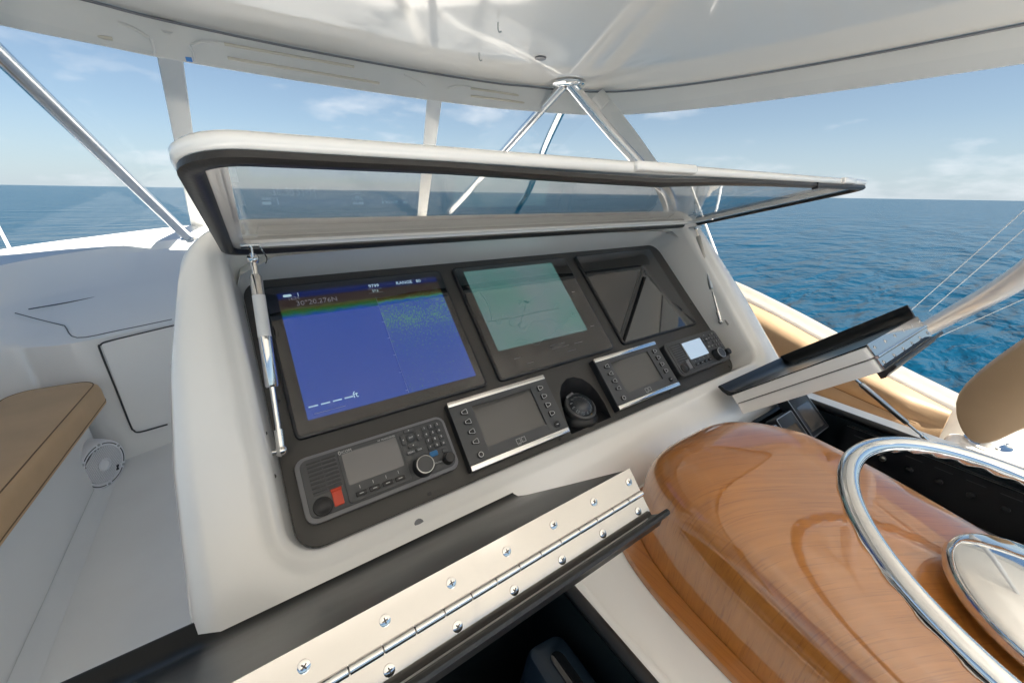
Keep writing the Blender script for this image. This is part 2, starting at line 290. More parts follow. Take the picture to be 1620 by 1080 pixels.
def part(parent, name, g, m, smooth=38, world=False, label=None):
    if world: g.xf(RM[parent].inverted())
    o = bpy.data.objects.new(name, g if isinstance(g, bpy.types.Mesh) else mesh(name, g, smooth)); COL.objects.link(o)
    o.parent = parent; o.data.materials.clear(); o.data.materials.append(MATS[m])
    RM[o] = RM.get(parent, Matrix.Identity(4))
    if label: o['label'] = label
    return o
def inst(parent, name, me, loc, rot=0.0):
    o = bpy.data.objects.new(name, me); COL.objects.link(o); o.parent = parent; o.location = loc; o.rotation_euler = (0, 0, rot); return o
def shared(name, g, m, smooth=38):
    me = mesh(name, g, smooth); me.materials.append(MATS[m]); return me
def solo(name, g, m, label, cat, group=None, smooth=38, base=None):
    base = Vector(base) if base is not None else sum(g.v, Vector())/len(g.v)
    g.xf(Matrix.Translation(-base)); o = bpy.data.objects.new(name, mesh(name, g, smooth)); COL.objects.link(o); o.location = base; o.data.materials.append(MATS[m]); return tag(o, label, cat, group)
def structure(name, g, m, smooth=38):
    o = bpy.data.objects.new(name, mesh(name, g, smooth)); COL.objects.link(o); o.data.materials.append(MATS[m]); o['kind'] = 'structure'; return o
TC = {}
def text(parent, s, x, y, z, size, m, rot=0.0, name='lettering', center=True):
    k = (s, center)
    if k not in TC:
        c = bpy.data.curves.new('t', 'FONT'); c.body = s; c.size = 1; c.align_x = 'CENTER' if center else 'LEFT'; c.align_y = 'CENTER'; c.extrude = 0.02; c.resolution_u = 2
        o = bpy.data.objects.new('t', c); TC[k] = bpy.data.meshes.new_from_object(o); bpy.data.objects.remove(o)
    me = TC[k].copy(); me.transform(Matrix.Scale(size, 4)); me.materials.clear(); me.materials.append(MATS[m])
    return inst(parent, name, me, (x, y, z), rot)
def spline(pts, n=8):
    pts = [Vector(p) for p in pts]; P = [pts[0]*2-pts[1]]+pts+[pts[-1]*2-pts[-2]]; out = []
    for i in range(1, len(P)-2):
        for k in range(n):
            t = k/n; a, b, c, d = P[i-1:i+3]
            out.append(0.5*((2*b)+(c-a)*t+(2*a-5*b+4*c-d)*t*t+(3*b-a-3*c+d)*t**3))
    out.append(pts[-1]); return out
# ------------------------------------------------------------------ sea
S = 26000; SEA = -5.6
rings = [0, 10, 25, 60, 150, 400, 1200, 4000, 12000, S]
g = G(); g.loft([[(math.cos(2*math.pi*k/96)*max(r, 0.01), math.sin(2*math.pi*k/96)*max(r, 0.01), SEA) for k in range(96)] for r in rings], True, False)
structure('sea', g, 'sea_water')
# ------------------------------------------------------------------ bridge deck floor
g = G().box(-1.42, 2.24, -4.2, 3.6, FLOOR-0.08, FLOOR); structure('deck_floor', g, 'gelcoat_deck', 0)
# ------------------------------------------------------------------ bridge coaming (port, bow, starboard)
def mirror(P): return P + [Vector((2*CX-p.x, p.y, p.z)) for p in reversed(P)]
def half(pp): return [Vector(p) for p in pp]
c0 = Vector
L1 = [c0((-1.62, 0.2, -0.66)), c0((-1.52, 1.6, -0.46)), c0((-1.32, 2.6, -0.37)), atz(0,395,-.32), atz(150,374,-.285), atz(274,359,-.26), c0((-0.12,3.84,-.252)), c0((.3,3.93,-.25))]
L2 = [c0((-1.50, 0.2, -0.70)), c0((-1.41, 1.55, -0.50)), c0((-1.22, 2.45, -0.415)), atz(0,420,-.37), atz(133,397,-.34), atz(293,377,-.315), c0((0.0,3.55,-.305)), c0((.35,3.62,-.30))]
L2b = [p + Vector((0.01, -0.015, -0.045)) for p in L2]
L3 = [c0((-1.46, 0.2, -0.9)), c0((-1.40, 1.5, -0.70)), c0((-1.27, 2.3, -0.60)), atz(0,488,-.55), atz(133,457,-.52), atz(283,435,-.50), c0((0.0,3.16,-.49)), c0((.35,3.2,-.49))]
L4 = [c0((-1.445, 0.2, -0.93)), c0((-1.36, 1.45, -0.75)), c0((-1.22, 2.2, -0.70)), atz(0,547,-.68), atz(110,533,-.68), atz(273,503,-.68), c0((0.0,2.80,-.68)), c0((.35,2.82,-.68))]
L4b = [p + Vector((0.0, -0.012, -0.03)) for p in L4]
L5 = [Vector((p.x, p.y-0.01, FLOOR)) for p in L4]
L0 = [p + Vector((-0.05, 0.05, -0.05)) for p in L1]; L00 = [Vector((p.x-0.25, p.y+0.25, -2.6)) for p in L1]
L2i = [a.lerp(b, 0.85)+Vector((0, 0, 0.002)) for a, b in zip(L1, L2)]
L3a = [a.lerp(b, 0.9) for a, b in zip(L2b, L3)]; L3c = [a.lerp(b, 0.06) for a, b in zip(L3, L4)]
L4a = [a.lerp(b, 0.93) for a, b in zip(L3, L4)]
rows = [spline(l, 6) for l in (L00, L0, L1, L2i, L2, L2b, L3a, L3c, L4a, L4b, L5)]
co = thing('bridge_coaming', 'white moulded port and bow coaming with counter beside the walkway', 'coaming', (-0.9, 2.7, FLOOR))
full = [r + [Vector((2*CX-p.x, p.y, p.z)) for p in reversed(r[14:])] for r in rows]
part(co, 'moulding', G().grid(full), 'gelcoat', 30, True)
# counter hatch seams
def groove(par, name, pts, r=0.0035, m='seam_grey', n=4):
    return part(par, name, G().tube(spline(pts, n), r, 6), m, 60, True)
zc = -0.66
def oncounter(px, py):
    # point on the counter plane through L3/L4
    a, b, c = L3[4], L4[4], L4[5]; n = (b-a).cross(c-a).normalized(); d = ray(px, py); return d*(a.dot(n)/d.dot(n))
groove(co, 'hatch_seam', [oncounter(45,489), oncounter(130,474), oncounter(224,454)], 0.0028)
groove(co, 'hatch_seam', [oncounter(24,495), oncounter(65,506), oncounter(102,515)], 0.0024)
bkn = (L4b[5]-L4b[4]).cross(Vector((0,0,1))).normalized()
def onbulk(px, py, off=0.0):
    d = ray(px, py); a = L4b[4]+Vector((0,-0.012,0)) + (bkn if bkn.y < 0 else -bkn)*off; return d*(a.dot(bkn)/d.dot(bkn))
groove(co, 'hatch_seam', [oncounter(102,515), onbulk(122,534,0.002), onbulk(190,522,0.002), onbulk(272,505,0.002)], 0.0024)
dl = [(160,545),(190,536),(290,512),(300,660),(270,667),(222,681),(212,679),(206,668)]
dp = [onbulk(*p, 0.006) for p in dl]; off = (bkn if bkn.y < 0 else -bkn)*-0.03
part(co, 'cabinet_door', G().loft([[p+off for p in dp], dp]), 'gelcoat', 30, True)
groove(co, 'door_gap', [onbulk(*p, 0.004) for p in ((290,511),(240,523),(190,535),(166,541),(159,546),(158,553),(182,612),(206,672),(211,680),(222,683),(265,671))], 0.0042, m='gap_dark', n=4)
# ------------------------------------------------------------------ console dash deck ahead of helm
g = G(); rws = []
for y, z in ((0.86, -0.118), (0.93, -0.108), (1.2, -0.12), (1.9, -0.16), (2.35, -0.19), (2.42, -0.22), (2.44, -0.6), (2.44, FLOOR)):
    t = min(1, max(0, (y-0.86)/1.6)); w = 0.70-0.10*t
    rws.append([(CX-w, y, z-0.10), (CX-w+0.03, y, z-0.03), (CX-w+0.09, y, z)] + [(CX-w+0.09+(2*w-0.18)*k/8, y, z+0.01*math.sin(math.pi*k/8)) for k in range(1, 8)] + [(CX+w-0.09, y, z), (CX+w-0.03, y, z-0.03), (CX+w, y, z-0.10)])
g.grid(rws)
# side skirts of the dash
for sx in (0, -1):
    col = [Vector(r[sx]) for r in rws[:7]]; g.grid([col, [Vector((p.x, p.y, FLOOR)) for p in col]])
helm = thing('helm_console', 'white moulded helm console with black recessed instrument panel', 'console', (CX, 0.9, FLOOR))
part(helm, 'dash_top', g, 'gelcoat', 50, True)
# console face lofted in panel coordinates
UL = [(-0.30, -0.150), (-0.1, -0.146), (0.0, -0.148), (0.2, -0.142), (0.35, -0.128), (0.5, -0.10), (0.62, -0.062), (0.8, -0.02)]
def uleft(v):
    for (a, b), (c, d) in zip(UL, UL[1:]):
        if v <= c: return b+(d-b)*(v-a)/(c-a)
    return UL[-1][1]
def nface(v): return 0.088+0.062*max(-0.3, min(v, 0.62))/0.57
PW0, PW1, PV0, PV1 = -0.019, 1.308, 0.034, 0.571
def loop(du, dv0, dv1, r, nfun, w=0.0):
    u0, u1, v0, v1 = PW0-du, PW1+du, PV0-dv0, PV1+dv1
    out = []
    for u, v in rr((u0+u1)/2, (v0+v1)/2, u1-u0, v1-v0, r, 8, 14):
        if w:
            t = (u-(u0+u1)/2)/((u1-u0)/2); tg = uleft(v)+0.148; u -= w*tg*t if t > 0 else w*tg*t
        out.append(PF(u, v, nfun(v)))
    return out
lp = [loop(0.0, 0.0, 0.0, 0.04, lambda v: -0.012), loop(0.0, 0.0, 0.0, 0.04, lambda v: 0.0015),
      loop(0.008, 0.004, 0.004, 0.045, lambda v: nface(v)*0.72), loop(0.012, 0.008, 0.007, 0.05, lambda v: nface(v)*0.83), loop(0.020, 0.016, 0.010, 0.055, lambda v: nface(v)*0.88),
      loop(0.026, 0.022, 0.012, 0.06, lambda v: nface(v)*0.90), loop(0.032, 0.028, 0.014, 0.06, lambda v: nface(v)*0.97), loop(0.042, 0.036, 0.018, 0.07, lambda v: nface(v)),
      loop(0.095, 0.13, 0.022, 0.07, lambda v: nface(v), 0.75), loop(0.118, 0.150, 0.026, 0.08, lambda v: nface(v)-0.008, 0.9), loop(0.128, 0.160, 0.03, 0.08, lambda v: nface(v)-0.03, 1.0),
      loop(0.131, 0.164, 0.032, 0.08, lambda v: nface(v)-0.07, 1.0), loop(0.131, 0.164, 0.032, 0.08, lambda v: nface(v)-0.5, 1.0)]
part(helm, 'shell', G().loft(lp, False, False), 'gelcoat', 50, True)
# instrument panel with compass niche
def panel_mesh():
    import bmesh
    b = bmesh.new(); outer = [b.verts.new(p) for p in [(u, v, 0) for u, v in rr((PW0+PW1)/2, (PV0+PV1)/2, PW1-PW0-0.001, PV1-PV0-0.001, 0.04, 6)]]
    nl = [(0.704, 0.046), (0.706, 0.085), (0.702, 0.118), (0.692, 0.145), (0.675, 0.166), (0.652, 0.177), (0.628, 0.178), (0.606, 0.168), (0.589, 0.150), (0.578, 0.122), (0.570, 0.085), (0.566, 0.046)]
    inner = [b.verts.new((u, v, 0)) for u, v in nl]
    es = [b.edges.new((l[i], l[(i+1) % len(l)])) for l in (outer, inner) for i in range(len(l))]
    bmesh.ops.triangle_fill(b, use_beauty=True, use_dissolve=False, edges=es)
    me = bpy.data.meshes.new('instrument_panel'); b.to_mesh(me); b.free(); return me, nl
ppm = PM(0, 0, 0)
pm_, NL = panel_mesh(); pm_.transform(RM[helm].inverted() @ ppm)
po = part(helm, 'instrument_panel', pm_, 'panel_black')
zfl = PF(0, 0.046, 0).z
g = G(); top = [PF(u, v, 0) for u, v in NL]; bot = [Vector((p.x, p.y, zfl-0.003)) for p in top]
g.loft([top, bot], False, True); part(po, 'compass_niche', g, 'plastic_black', 40, True)
scr = shared('panel_screw', G().lathe([(0.004, 0), (0.0038, 0.0012), (0.001, 0.0014)], n=10), 'plastic_black')
hinv = RM[helm].inverted()
for u, v in ((0.53, 0.046), (0.205, 0.046), (0.95, 0.046), (1.28, 0.05), (0.0, 0.3), (1.292, 0.3)):
    o = inst(po, 'panel_screw', scr, (0, 0, 0)); o.matrix_basis = hinv @ PM(u, v, 0)
for u, v in ((-0.028, 0.155), (-0.028, 0.225)):
    o = inst(helm, 'rim_screw', scr, (0, 0, 0)); o.matrix_basis = hinv @ PM(u, v, 0.07)
part(helm, 'drain_cap', G().lathe([(0.008, 0), (0.0075, 0.001), (0.001, 0.0012)], PF(0.152, 0.004, nface(0)*0.97), PN, 14), 'plastic_rim', 40, True)
# helm deck flat around the pod and boxes
HD = -0.60
g = G()
for x0, x1, y0, y1 in ((0.335, 0.975, -0.75, 0.44), (-0.155, 0.335, 0.405, 0.44), (0.975, 1.46, 0.405, 0.44), (-0.155, 0.335, -0.75, -0.22), (0.975, 1.46, -0.75, -0.22), (-0.195, -0.155, -0.75, 0.44), (1.375, 1.46, -0.22, 0.405)):
    g.box(x0+0.0005, x1-0.0005, y0+0.0005, y1-0.0005, HD-0.02, HD)
part(helm, 'helm_deck', g, 'gelcoat', 30, True)
g = G().box(-0.195, 1.462, -0.752, -0.73, FLOOR, HD-0.022).box(-0.195, -0.18, -0.729, 0.42, FLOOR, HD-0.022).box(1.445, 1.462, -0.729, 0.42, FLOOR, HD-0.022)
part(helm, 'pedestal', g, 'gelcoat', 30, True)
for x0, x1 in ((0.335, 0.355), (0.955, 0.975)):
    part(helm, 'box_coaming', G().slab((x0+x1)/2, 0.09, x1-x0, 0.60, 0.009, HD+0.0005, HD+0.012, 0.005), 'gelcoat', 40, True)
# ------------------------------------------------------------------ multifunction displays
def display(u0, u1, v0, v1, label, scrmat, srect):
    cu, cv = (u0+u1)/2, (v0+v1)/2; t = thing('multifunction_display', label, 'display', PM(cu, cv, 0.0), 'displays across the instrument panel')
    w, h = u1-u0, v1-v0
    part(t, 'bezel', G().slab(0, 0, w, h, 0.012, 0.0, 0.0085, 0.003), 'plastic_black')
    part(t, 'glass', G().slab(0, 0, w-0.012, h-0.012, 0.008, 0.0086, 0.0092, 0.0), 'glass_black', 30)
    if scrmat:
        a0, a1, b0, b1 = srect; part(t, 'screen', G().add([(a0-cu, b0-cv, 0.0096), (a1-cu, b0-cv, 0.0096), (a1-cu, b1-cv, 0.0096), (a0-cu, b1-cv, 0.0096)], [(0,1,2,3)]), scrmat, 0)
    return t, cu, cv
d1, cu, cv = display(0.012, 0.408, 0.217, 0.548, 'left marine display showing a blue sonar picture', 'screen_sonar', (0.038, 0.387, 0.247, 0.527))
zt = 0.0099
text(d1, '30°20.276N', 0.108-cu, 0.497-cv, zt, 0.0165, 'text_dim'); text(d1, '1624', 0.066-cu, 0.511-cv, zt, 0.011, 'text_dim')
text(d1, '1', 0.076-cu, 0.519-cv, zt, 0.012, 'text_light'); text(d1, '9799', 0.232-cu, 0.5195-cv, zt, 0.012, 'text_light'); text(d1, 'RANGE   80', 0.315-cu, 0.5195-cv, zt, 0.012, 'text_light')
text(d1, 'ft', 0.128-cu, 0.273-cv, zt, 0.018, 'text_light')
part(d1, 'status_mark', G().slab(0.056-cu, 0.519-cv, 0.016, 0.006, 0.003, zt, zt+0.0003), 'text_light')
dm = shared('digit_dash', G().box(-0.008, 0.008, -0.0012, 0.0012, 0, 0.0003), 'text_light', 0)
for k in range(4): inst(d1, 'digit_dash', dm, (0.052+0.021*k-cu, 0.271-cv, zt))
dm = shared('scale_line', G().box(-0.00022, 0.00022, -0.12, 0.12, 0, 0.0002), 'text_dim', 0); inst(d1, 'scale_line', dm, (0.228-cu, 0.37-cv, zt))
dm = shared('scale_tick', G().box(-0.005, 0.0, -0.0004, 0.0004, 0, 0.0002), 'text_dim', 0)
for k in range(6): inst(d1, 'scale_tick', dm, (0.228-cu, 0.255+0.042*k-cv, zt))
text(d1, '57.2', 0.232-cu, 0.506-cv, zt, 0.008, 'text_light')
fr = G()
for a in ((0.216, 0.248, 0.5005, 0.5012), (0.216, 0.248, 0.5112, 0.5119)): fr.box(a[0]-cu, a[1]-cu, a[2]-cv, a[3]-cv, zt, zt+0.0002)
part(d1, 'depth_frame', fr, 'text_dim', 0)
part(d1, 'caption_line', G().box(0.05-cu, 0.105-cu, 0.2555-cv, 0.2565-cv, zt, zt+0.0002), 'text_dim', 0)
d2, cu, cv = display(0.440, 0.832, 0.217, 0.551, 'middle marine display showing a pale teal chart', 'screen_chart', (0.468, 0.768, 0.292, 0.532))
def track(pts, r=0.0008): part(d2, 'chart_track', G().tube([Vector((a-cu, b-cv, zt)) for a, b in pts], r*0.6, 5), 'track_line', 60)
def px2(ps): return [tuple((lambda d: ((d*(-DP/d.dot(PN))).dot(PX), (d*(-DP/d.dot(PN))).dot(PS)))(ray(720+a/5.4, 400+b/5.4))) for a, b in ps]
track(px2([(265,605),(330,595),(420,578),(520,562),(600,545),(690,522),(780,505),(880,488)]), 0.0011)
track(px2([(200,360),(240,400),(275,470),(290,530),(305,590)])); track(px2([(600,440),(585,480),(570,540),(548,600),(535,640)]))
for cxp, cyp, rp in ((365,600,24),(490,612,38),(560,635,30),(545,440,16),(995,542,18),(410,560,18)):
    track(px2([(cxp+rp*math.cos(a*math.pi/6), cyp+rp*0.9*math.sin(a*math.pi/6)) for a in range(11)]), 0.0006)
for k in range(5):
    track([(0.475+0.0125*j, 0.30+0.042*k+0.012*math.sin(0.5*j+1.7*k)+0.006*math.sin(1.3*j+k)) for j in range(4+2*k, 23-k)], 0.00035)
part(d2, 'boat_mark', G().tube([Vector((a-cu, b-cv, zt)) for a, b in px2([(575,425),(615,440)])], 0.002, 5), 'track_line', 60)
for k, (a, b, w) in enumerate(((0.50, 0.262, .02), (0.62, 0.272, .05), (0.62, 0.262, .06), (0.70, 0.262, .03), (0.785, 0.30, .015), (0.53, 0.242, .02), (0.665, 0.245, .03), (0.785, 0.42, .012))):
    part(d2, 'menu_line', G().box(a-cu, a+w-cu, b-cv, b+0.0012-cv, 0.0095, 0.0097), 'plastic_rim', 0)
d3, cu, cv = display(0.872, 1.250, 0.221, 0.552, 'right marine display switched off and mirroring the open hatch', None, None)
# ------------------------------------------------------------------ engine displays
def engine_display(u, v, label):
    t = thing('engine_display', label, 'display', PM(u, v, 0), 'engine displays beside the compass')
    part(t, 'housing', G().slab(0, 0, 0.258, 0.149, 0.003, 0, 0.019, 0.001), 'plastic_black')
    fr = G()
    for x0, x1, y0, y1 in ((-.129, -.078, -.062, .062), (.078, .129, -.062, .062), (-.078, .078, .052, .062), (-.078, .078, -.062, -.040)): fr.box(x0+.0001, x1-.0001, y0, y1, 0.0192, 0.0235)
    fo = part(t, 'front', fr, 'plastic_grey', 30)
    part(t, 'screen', G().box(-.078, .078, -.040, .052, 0.0191, 0.0196), 'lcd_off', 0)
    for s in (1, -1): part(t, 'chrome_strip', G().slab(0, s*0.0687, 0.258, 0.0115, 0.001, 0.0191, 0.0245, 0.0012), 'steel')
    bd = G().loft([[(x*1.25, y*1.25, 0) for x, y in TRI], [(x*1.25, y*1.25, 0.003) for x, y in TRI], [(x*1.1, y*1.1, 0.0042) for x, y in TRI]])
    bm = shared('button', bd, 'plastic_black'); om = shared('button_outline', ring(TRI, 0.0012, 0.0043, 0.0048), 'key_mark', 0)
    rb = shared('round_button', G().lathe([(0.0075, 0), (0.0075, 0.003), (0.006, 0.004)], n=18), 'plastic_black'); ro = shared('button_outline', ring([(0.0058*math.cos(a*math.pi/9), 0.0058*math.sin(a*math.pi/9)) for a in range(18)], 0.0012, 0.0041, 0.0046), 'key_mark', 0)
    for k in range(4):
        y = 0.044-0.0218*k
        b = inst(t, 'button', bm, (-0.1, y, 0.0236)); inst(b, 'button_outline', om, (0, 0, 0))
        b = inst(t, 'button', bm, (0.1015, y, 0.0236), math.pi); inst(b, 'button_outline', om, (0, 0, 0))
    b = inst(t, 'button', rb, (-0.1, -0.0495, 0.0236)); inst(b, 'button_outline', ro, (0, 0, 0))
    b = inst(t, 'button', rb, (0.1035, -0.0488, 0.0236)); part(b, 'button_mark', G().box(-0.0035, 0.002, -0.0008, 0.0008, 0.0041, 0.0045), 'key_mark', 0)
    lg = G()
    for x0 in (-0.0115, 0.0015):
        for a in ((x0, x0+0.0105, 0.0042, 0.005), (x0, x0+0.0105, -0.0058, -0.005), (x0, x0+0.0008, -0.005, 0.0042), (x0+0.0097, x0+0.0105, -0.005, 0.0042)): lg.box(a[0], a[1], a[2]-0.0515, a[3]-0.0515, 0.0236, 0.0238)
    lg.box(-0.0115, -0.0015, -0.0595, -0.0588, 0.0236, 0.0238)
    part(t, 'emblem', lg, 'key_mark', 0)
TRI = [(-0.0075, 0.0008), (-0.0065, 0.0028), (0.0035, 0.0056), (0.0052, 0.0050), (0.0058, 0.0036), (0.0058, -0.0036), (0.0052, -0.0050), (0.0035, -0.0056), (-0.0065, -0.0028), (-0.0075, -0.0008)]
def ring(lp, w, z0, z1):
    g = G(); o = [(x, y) for x, y in lp]; i = []
    for x, y in lp:
        l = math.hypot(x, y); k = max(0.1, (l-w*1.15)/l); i.append((x*k, y*k))
    n = len(o); g.v = [Vector((x, y, z1)) for x, y in o+i]
    g.f = [(k, (k+1) % n, n+(k+1) % n, n+k) for k in range(n)]; return g
engine_display(0.4205, 0.126, 'engine display with chrome strips between the radio and compass')
engine_display(0.8505, 0.127, 'engine display with chrome strips to the right of the compass')
# ------------------------------------------------------------------ radios
def radio(u, v, n0, label, depth, scr, logo):
    t = thing('marine_radio', label, 'radio', PM(u, v, 0), 'radios at the ends of the instrument panel')
    z = depth
    part(t, 'body', G().slab(0, 0, 0.274, 0.111, 0.016, 0, z-0.003, 0.002), 'plastic_black')
    part(t, 'rim', G().slab(0, 0, 0.275, 0.112, 0.018, z-0.0029, z, 0.0018), 'plastic_rim' if logo else 'plastic_grey')
    part(t, 'face', G().slab(0.001, 0.001, 0.262, 0.099, 0.013, z+0.0001, z+0.0025, 0.0012), 'plastic_grey'); z += 0.0026
    part(t, 'screen_surround', G().slab(-0.015, 0.0, 0.110, 0.092, 0.006, z, z+0.002, 0.0012), 'plastic_grey')
    part(t, 'screen', G().slab(-0.0145, 0.012, 0.098, 0.056, 0.002, z+0.0021, z+0.0025), scr, 30)
    sm = shared('speaker_slot', G().slab(0, 0, 0.0225, 0.0026, 0.0012, 0, 0.0004), 'plastic_black', 30); rm_ = shared('speaker_bar', G().slab(0, 0, 0.046, 0.0032, 0.0014, 0, 0.0016, 0.0007), 'key_grey')
    for k in range(8):
        y = 0.042-0.0072*k; inst(t, 'speaker_slot', sm, (-0.1085, y, z)); inst(t, 'speaker_slot', sm, (-0.0845, y, z)); inst(t, 'speaker_bar', rm_, (-0.0965, y-0.0036, z))
    part(t, 'microphone_cap', G().lathe([(0.0155, 0), (0.0155, 0.002), (0.0135, 0.003), (0.0132, 0.0018), (0.010, 0.0024), (0.0085, 0.0035), (0.001, 0.0037)], (-0.1095, -0.033, z), n=28), 'plastic_black')
    rd = part(t, 'distress_cover', G().slab(-0.085, -0.028, 0.016, 0.026, 0.002, z, z+0.004, 0.0015), 'distress_red' if logo else 'plastic_rim'); part(rd, 'cover_hinge', G().tube([(-0.0935, -0.0145, z+0.003), (-0.0765, -0.0145, z+0.003)], 0.0028, 10), 'distress_red' if logo else 'plastic_rim')
    kb = shared('soft_key', G().slab(0, 0, 0.0185, 0.0085, 0.0018, 0, 0.003, 0.001), 'plastic_black'); km = shared('key_mark', G().box(-0.0035, 0.0035, -0.0006, 0.0006, 0.0031, 0.0033), 'key_mark', 0); tk = shared('tick_mark', G().box(-0.0004, 0.0004, -0.0028, 0.0028, 0, 0.0002), 'key_mark', 0)
    for k in range(4):
        o = inst(t, 'soft_key', kb, (-0.0481+0.0228*k, -0.0352, z+0.0021)); inst(o, 'key_mark', km, (0, 0, 0)); inst(t, 'tick_mark', tk, (-0.0481+0.0228*k, -0.0235, z+0.0022))
    ck = shared('centre_key', G().lathe([(0.0085, 0), (0.0085, 0.003), (0.007, 0.0042), (0.001, 0.0045)], n=20), 'key_grey'); inst(t, 'centre_key', ck, (0.0614, 0.0296, z))
    text(t, 'ENT', 0.0614, 0.0296, z+0.0046, 0.0045, 'key_mark')
    ak = shared('arrow_key', G().slab(0, 0, 0.020, 0.0085, 0.003, 0, 0.0028, 0.001), 'key_grey')
    tri = shared('arrow_mark', G().add([(-0.0015, -0.001, 0.0029), (0.0015, -0.001, 0.0029), (0, 0.0015, 0.0029)], [(0,1,2)]), 'key_mark', 0)
    for k in range(4):
        a = k*math.pi/2; o = inst(t, 'arrow_key', ak, (0.0614+0.0152*math.sin(a), 0.0296+0.0152*math.cos(a), z), -a); inst(o, 'arrow_mark', tri, (0, 0, 0))
    nk = shared('number_key', G().slab(0, 0, 0.0115, 0.0095, 0.002, 0, 0.003, 0.001), 'key_grey')
    for r, row in enumerate(('123', '456', '789', '*0#')):
        for c_, ch in enumerate(row):
            o = inst(t, 'number_key', nk, (0.0918+0.0137*c_, 0.039-0.0132*r, z)); text(o, ch, 0, 0.0005, 0.0031, 0.0062, 'key_mark', name='key_mark')
    mk = shared('menu_key', G().slab(0, 0, 0.0155, 0.0085, 0.003, 0, 0.003, 0.001), 'key_grey')
    for s_, x_ in (('MENU', 0.0533), ('CLR', 0.0705)): o = inst(t, 'menu_key', mk, (x_, 0.003, z)); text(o, s_, 0, 0, 0.0031, 0.0048, 'key_mark', name='key_mark')
    part(t, 'blue_key' if logo else 'call_key', G().slab(0.0938, -0.0141, 0.0165, 0.0105, 0.003, z, z+0.0032, 0.001), 'key_blue' if logo else 'key_grey')
    part(t, 'power_key', G().slab(0.1167, -0.015, 0.0115, 0.0095, 0.003, z, z+0.003, 0.001), 'key_grey')
    kn = part(t, 'channel_knob', G().lathe([(0.0205, 0), (0.0195, 0.004), (0.0182, 0.018), (0.0165, 0.0195)], (0.0672, -0.0295, z), n=36), 'plastic_black')
    part(kn, 'knob_ring', G().lathe([(0.0166, 0.0192), (0.0166, 0.0206), (0.0152, 0.0208), (0.0152, 0.0192)], (0.0672, -0.0295, z), n=36, cap0=False, cap1=False), 'steel_dull'); part(kn, 'knob_face', G().lathe([(0.0151, 0.0192), (0.0149, 0.0203), (0.001, 0.0204)], (0.0672, -0.0295, z), n=30), 'plastic_grey')
    part(t, 'volume_knob', G().lathe([(0.0118, 0), (0.0112, 0.003), (0.0102, 0.014), (0.0088, 0.0152), (0.001, 0.0153)], (0.1178, -0.0328, z), n=28), 'plastic_black')
    text(t, 'VOL/SQL', 0.0965, -0.0325, z, 0.0042, 'key_mark')
    if logo:
        part(t, 'logo_mark', ring([(0.0022*math.cos(a*math.pi/6), 0.0034*math.sin(a*math.pi/6)) for a in range(12)], 0.0008, z+0.0021, z+0.0023).xf(Matrix.Translation((-0.0655, 0.0435, 0))), 'key_mark', 0)
        text(t, 'ICOM', -0.0625, 0.0432, z+0.0021, 0.0068, 'key_mark', center=False); text(t, 'HF TRANSCEIVER', 0.031, 0.0432, z+0.0021, 0.0042, 'key_mark', center=False).location.x = 0.0015
    return t
radio(0.1378, 0.1253, 0, 'black radio with silver rim, blue key and red distress cover', 0.018, 'lcd_grey', True)
radio(1.128, 0.1250, 0, 'black radio with a lit pale screen at the right end of the panel', 0.034, 'screen_pale', False)
# ------------------------------------------------------------------ compass
cb = Vector((0.633, PF(0, 0.105, 0).y+0.005, zfl-0.002))
t = thing('compass', 'black bulkhead compass with domed card in the arched niche', 'compass', Matrix.Translation(cb) @ Matrix.Scale(0.86, 4))
part(t, 'base', G().lathe([(0.058, 0.0), (0.058, 0.008), (0.052, 0.016), (0.047, 0.022), (0.044, 0.03), (0.001, 0.03)], n=40), 'plastic_black')
tl = Matrix.Rotation(math.radians(24), 4, 'X'); mc = Matrix.Translation((0, 0, 0.028)) @ tl
part(t, 'bowl', G().lathe([(0.034, -0.01), (0.046, 0.0), (0.049, 0.012), (0.047, 0.019), (0.041, 0.022), (0.038, 0.015)], n=40, cap1=False).xf(mc), 'plastic_grey')
part(t, 'card', G().lathe([(0.036, 0.008), (0.036, 0.016), (0.026, 0.026), (0.010, 0.031), (0.001, 0.031)], n=40).xf(mc), 'compass_card')
dmesh = shared('card_tick', G().box(-0.0006, 0.0006, -0.003, 0.003, -0.0002, 0.0002), 'key_mark', 0)
for k in range(24):
    a = k*math.pi/12; o = inst(t, 'card_tick', dmesh, (0, 0, 0)); o.matrix_basis = mc @ Matrix.Rotation(a, 4, 'Z') @ Matrix.Translation((0, -0.0368, 0.012)) @ Matrix.Rotation(math.radians(90), 4, 'X')
for k, s_ in enumerate(('S', '21', '24', 'W', '30', '33', 'N', '3', '6', 'E', '12', '15')):
    o = text(t, s_, 0, 0, 0, 0.012, 'key_mark', name='card_numeral'); o.matrix_basis = mc @ Matrix.Rotation(k*math.pi/6, 4, 'Z') @ Matrix.Translation((0, -0.0312, 0.0215)) @ Matrix.Rotation(math.radians(45), 4, 'X')
part(t, 'dome', G().lathe([(0.0395, 0.014), (0.038, 0.024), (0.031, 0.035), (0.018, 0.043), (0.006, 0.046), (0.0005, 0.0462)], n=36, cap0=False).xf(mc), 'compass_dome', 80)
part(t, 'lubber_pin', G().tube([mc @ Vector((0.008, -0.0395, 0.013)), mc @ Vector((0.008, -0.0385, 0.024))], 0.0013, 8), 'brass')
o = text(t, 'RITCHIE', 0, 0, 0, 0.009, 'key_mark'); o.matrix_basis = mc @ Matrix.Translation((-0.012, 0.0425, 0.0225)) @ Matrix.Rotation(math.radians(14), 4, 'Z')
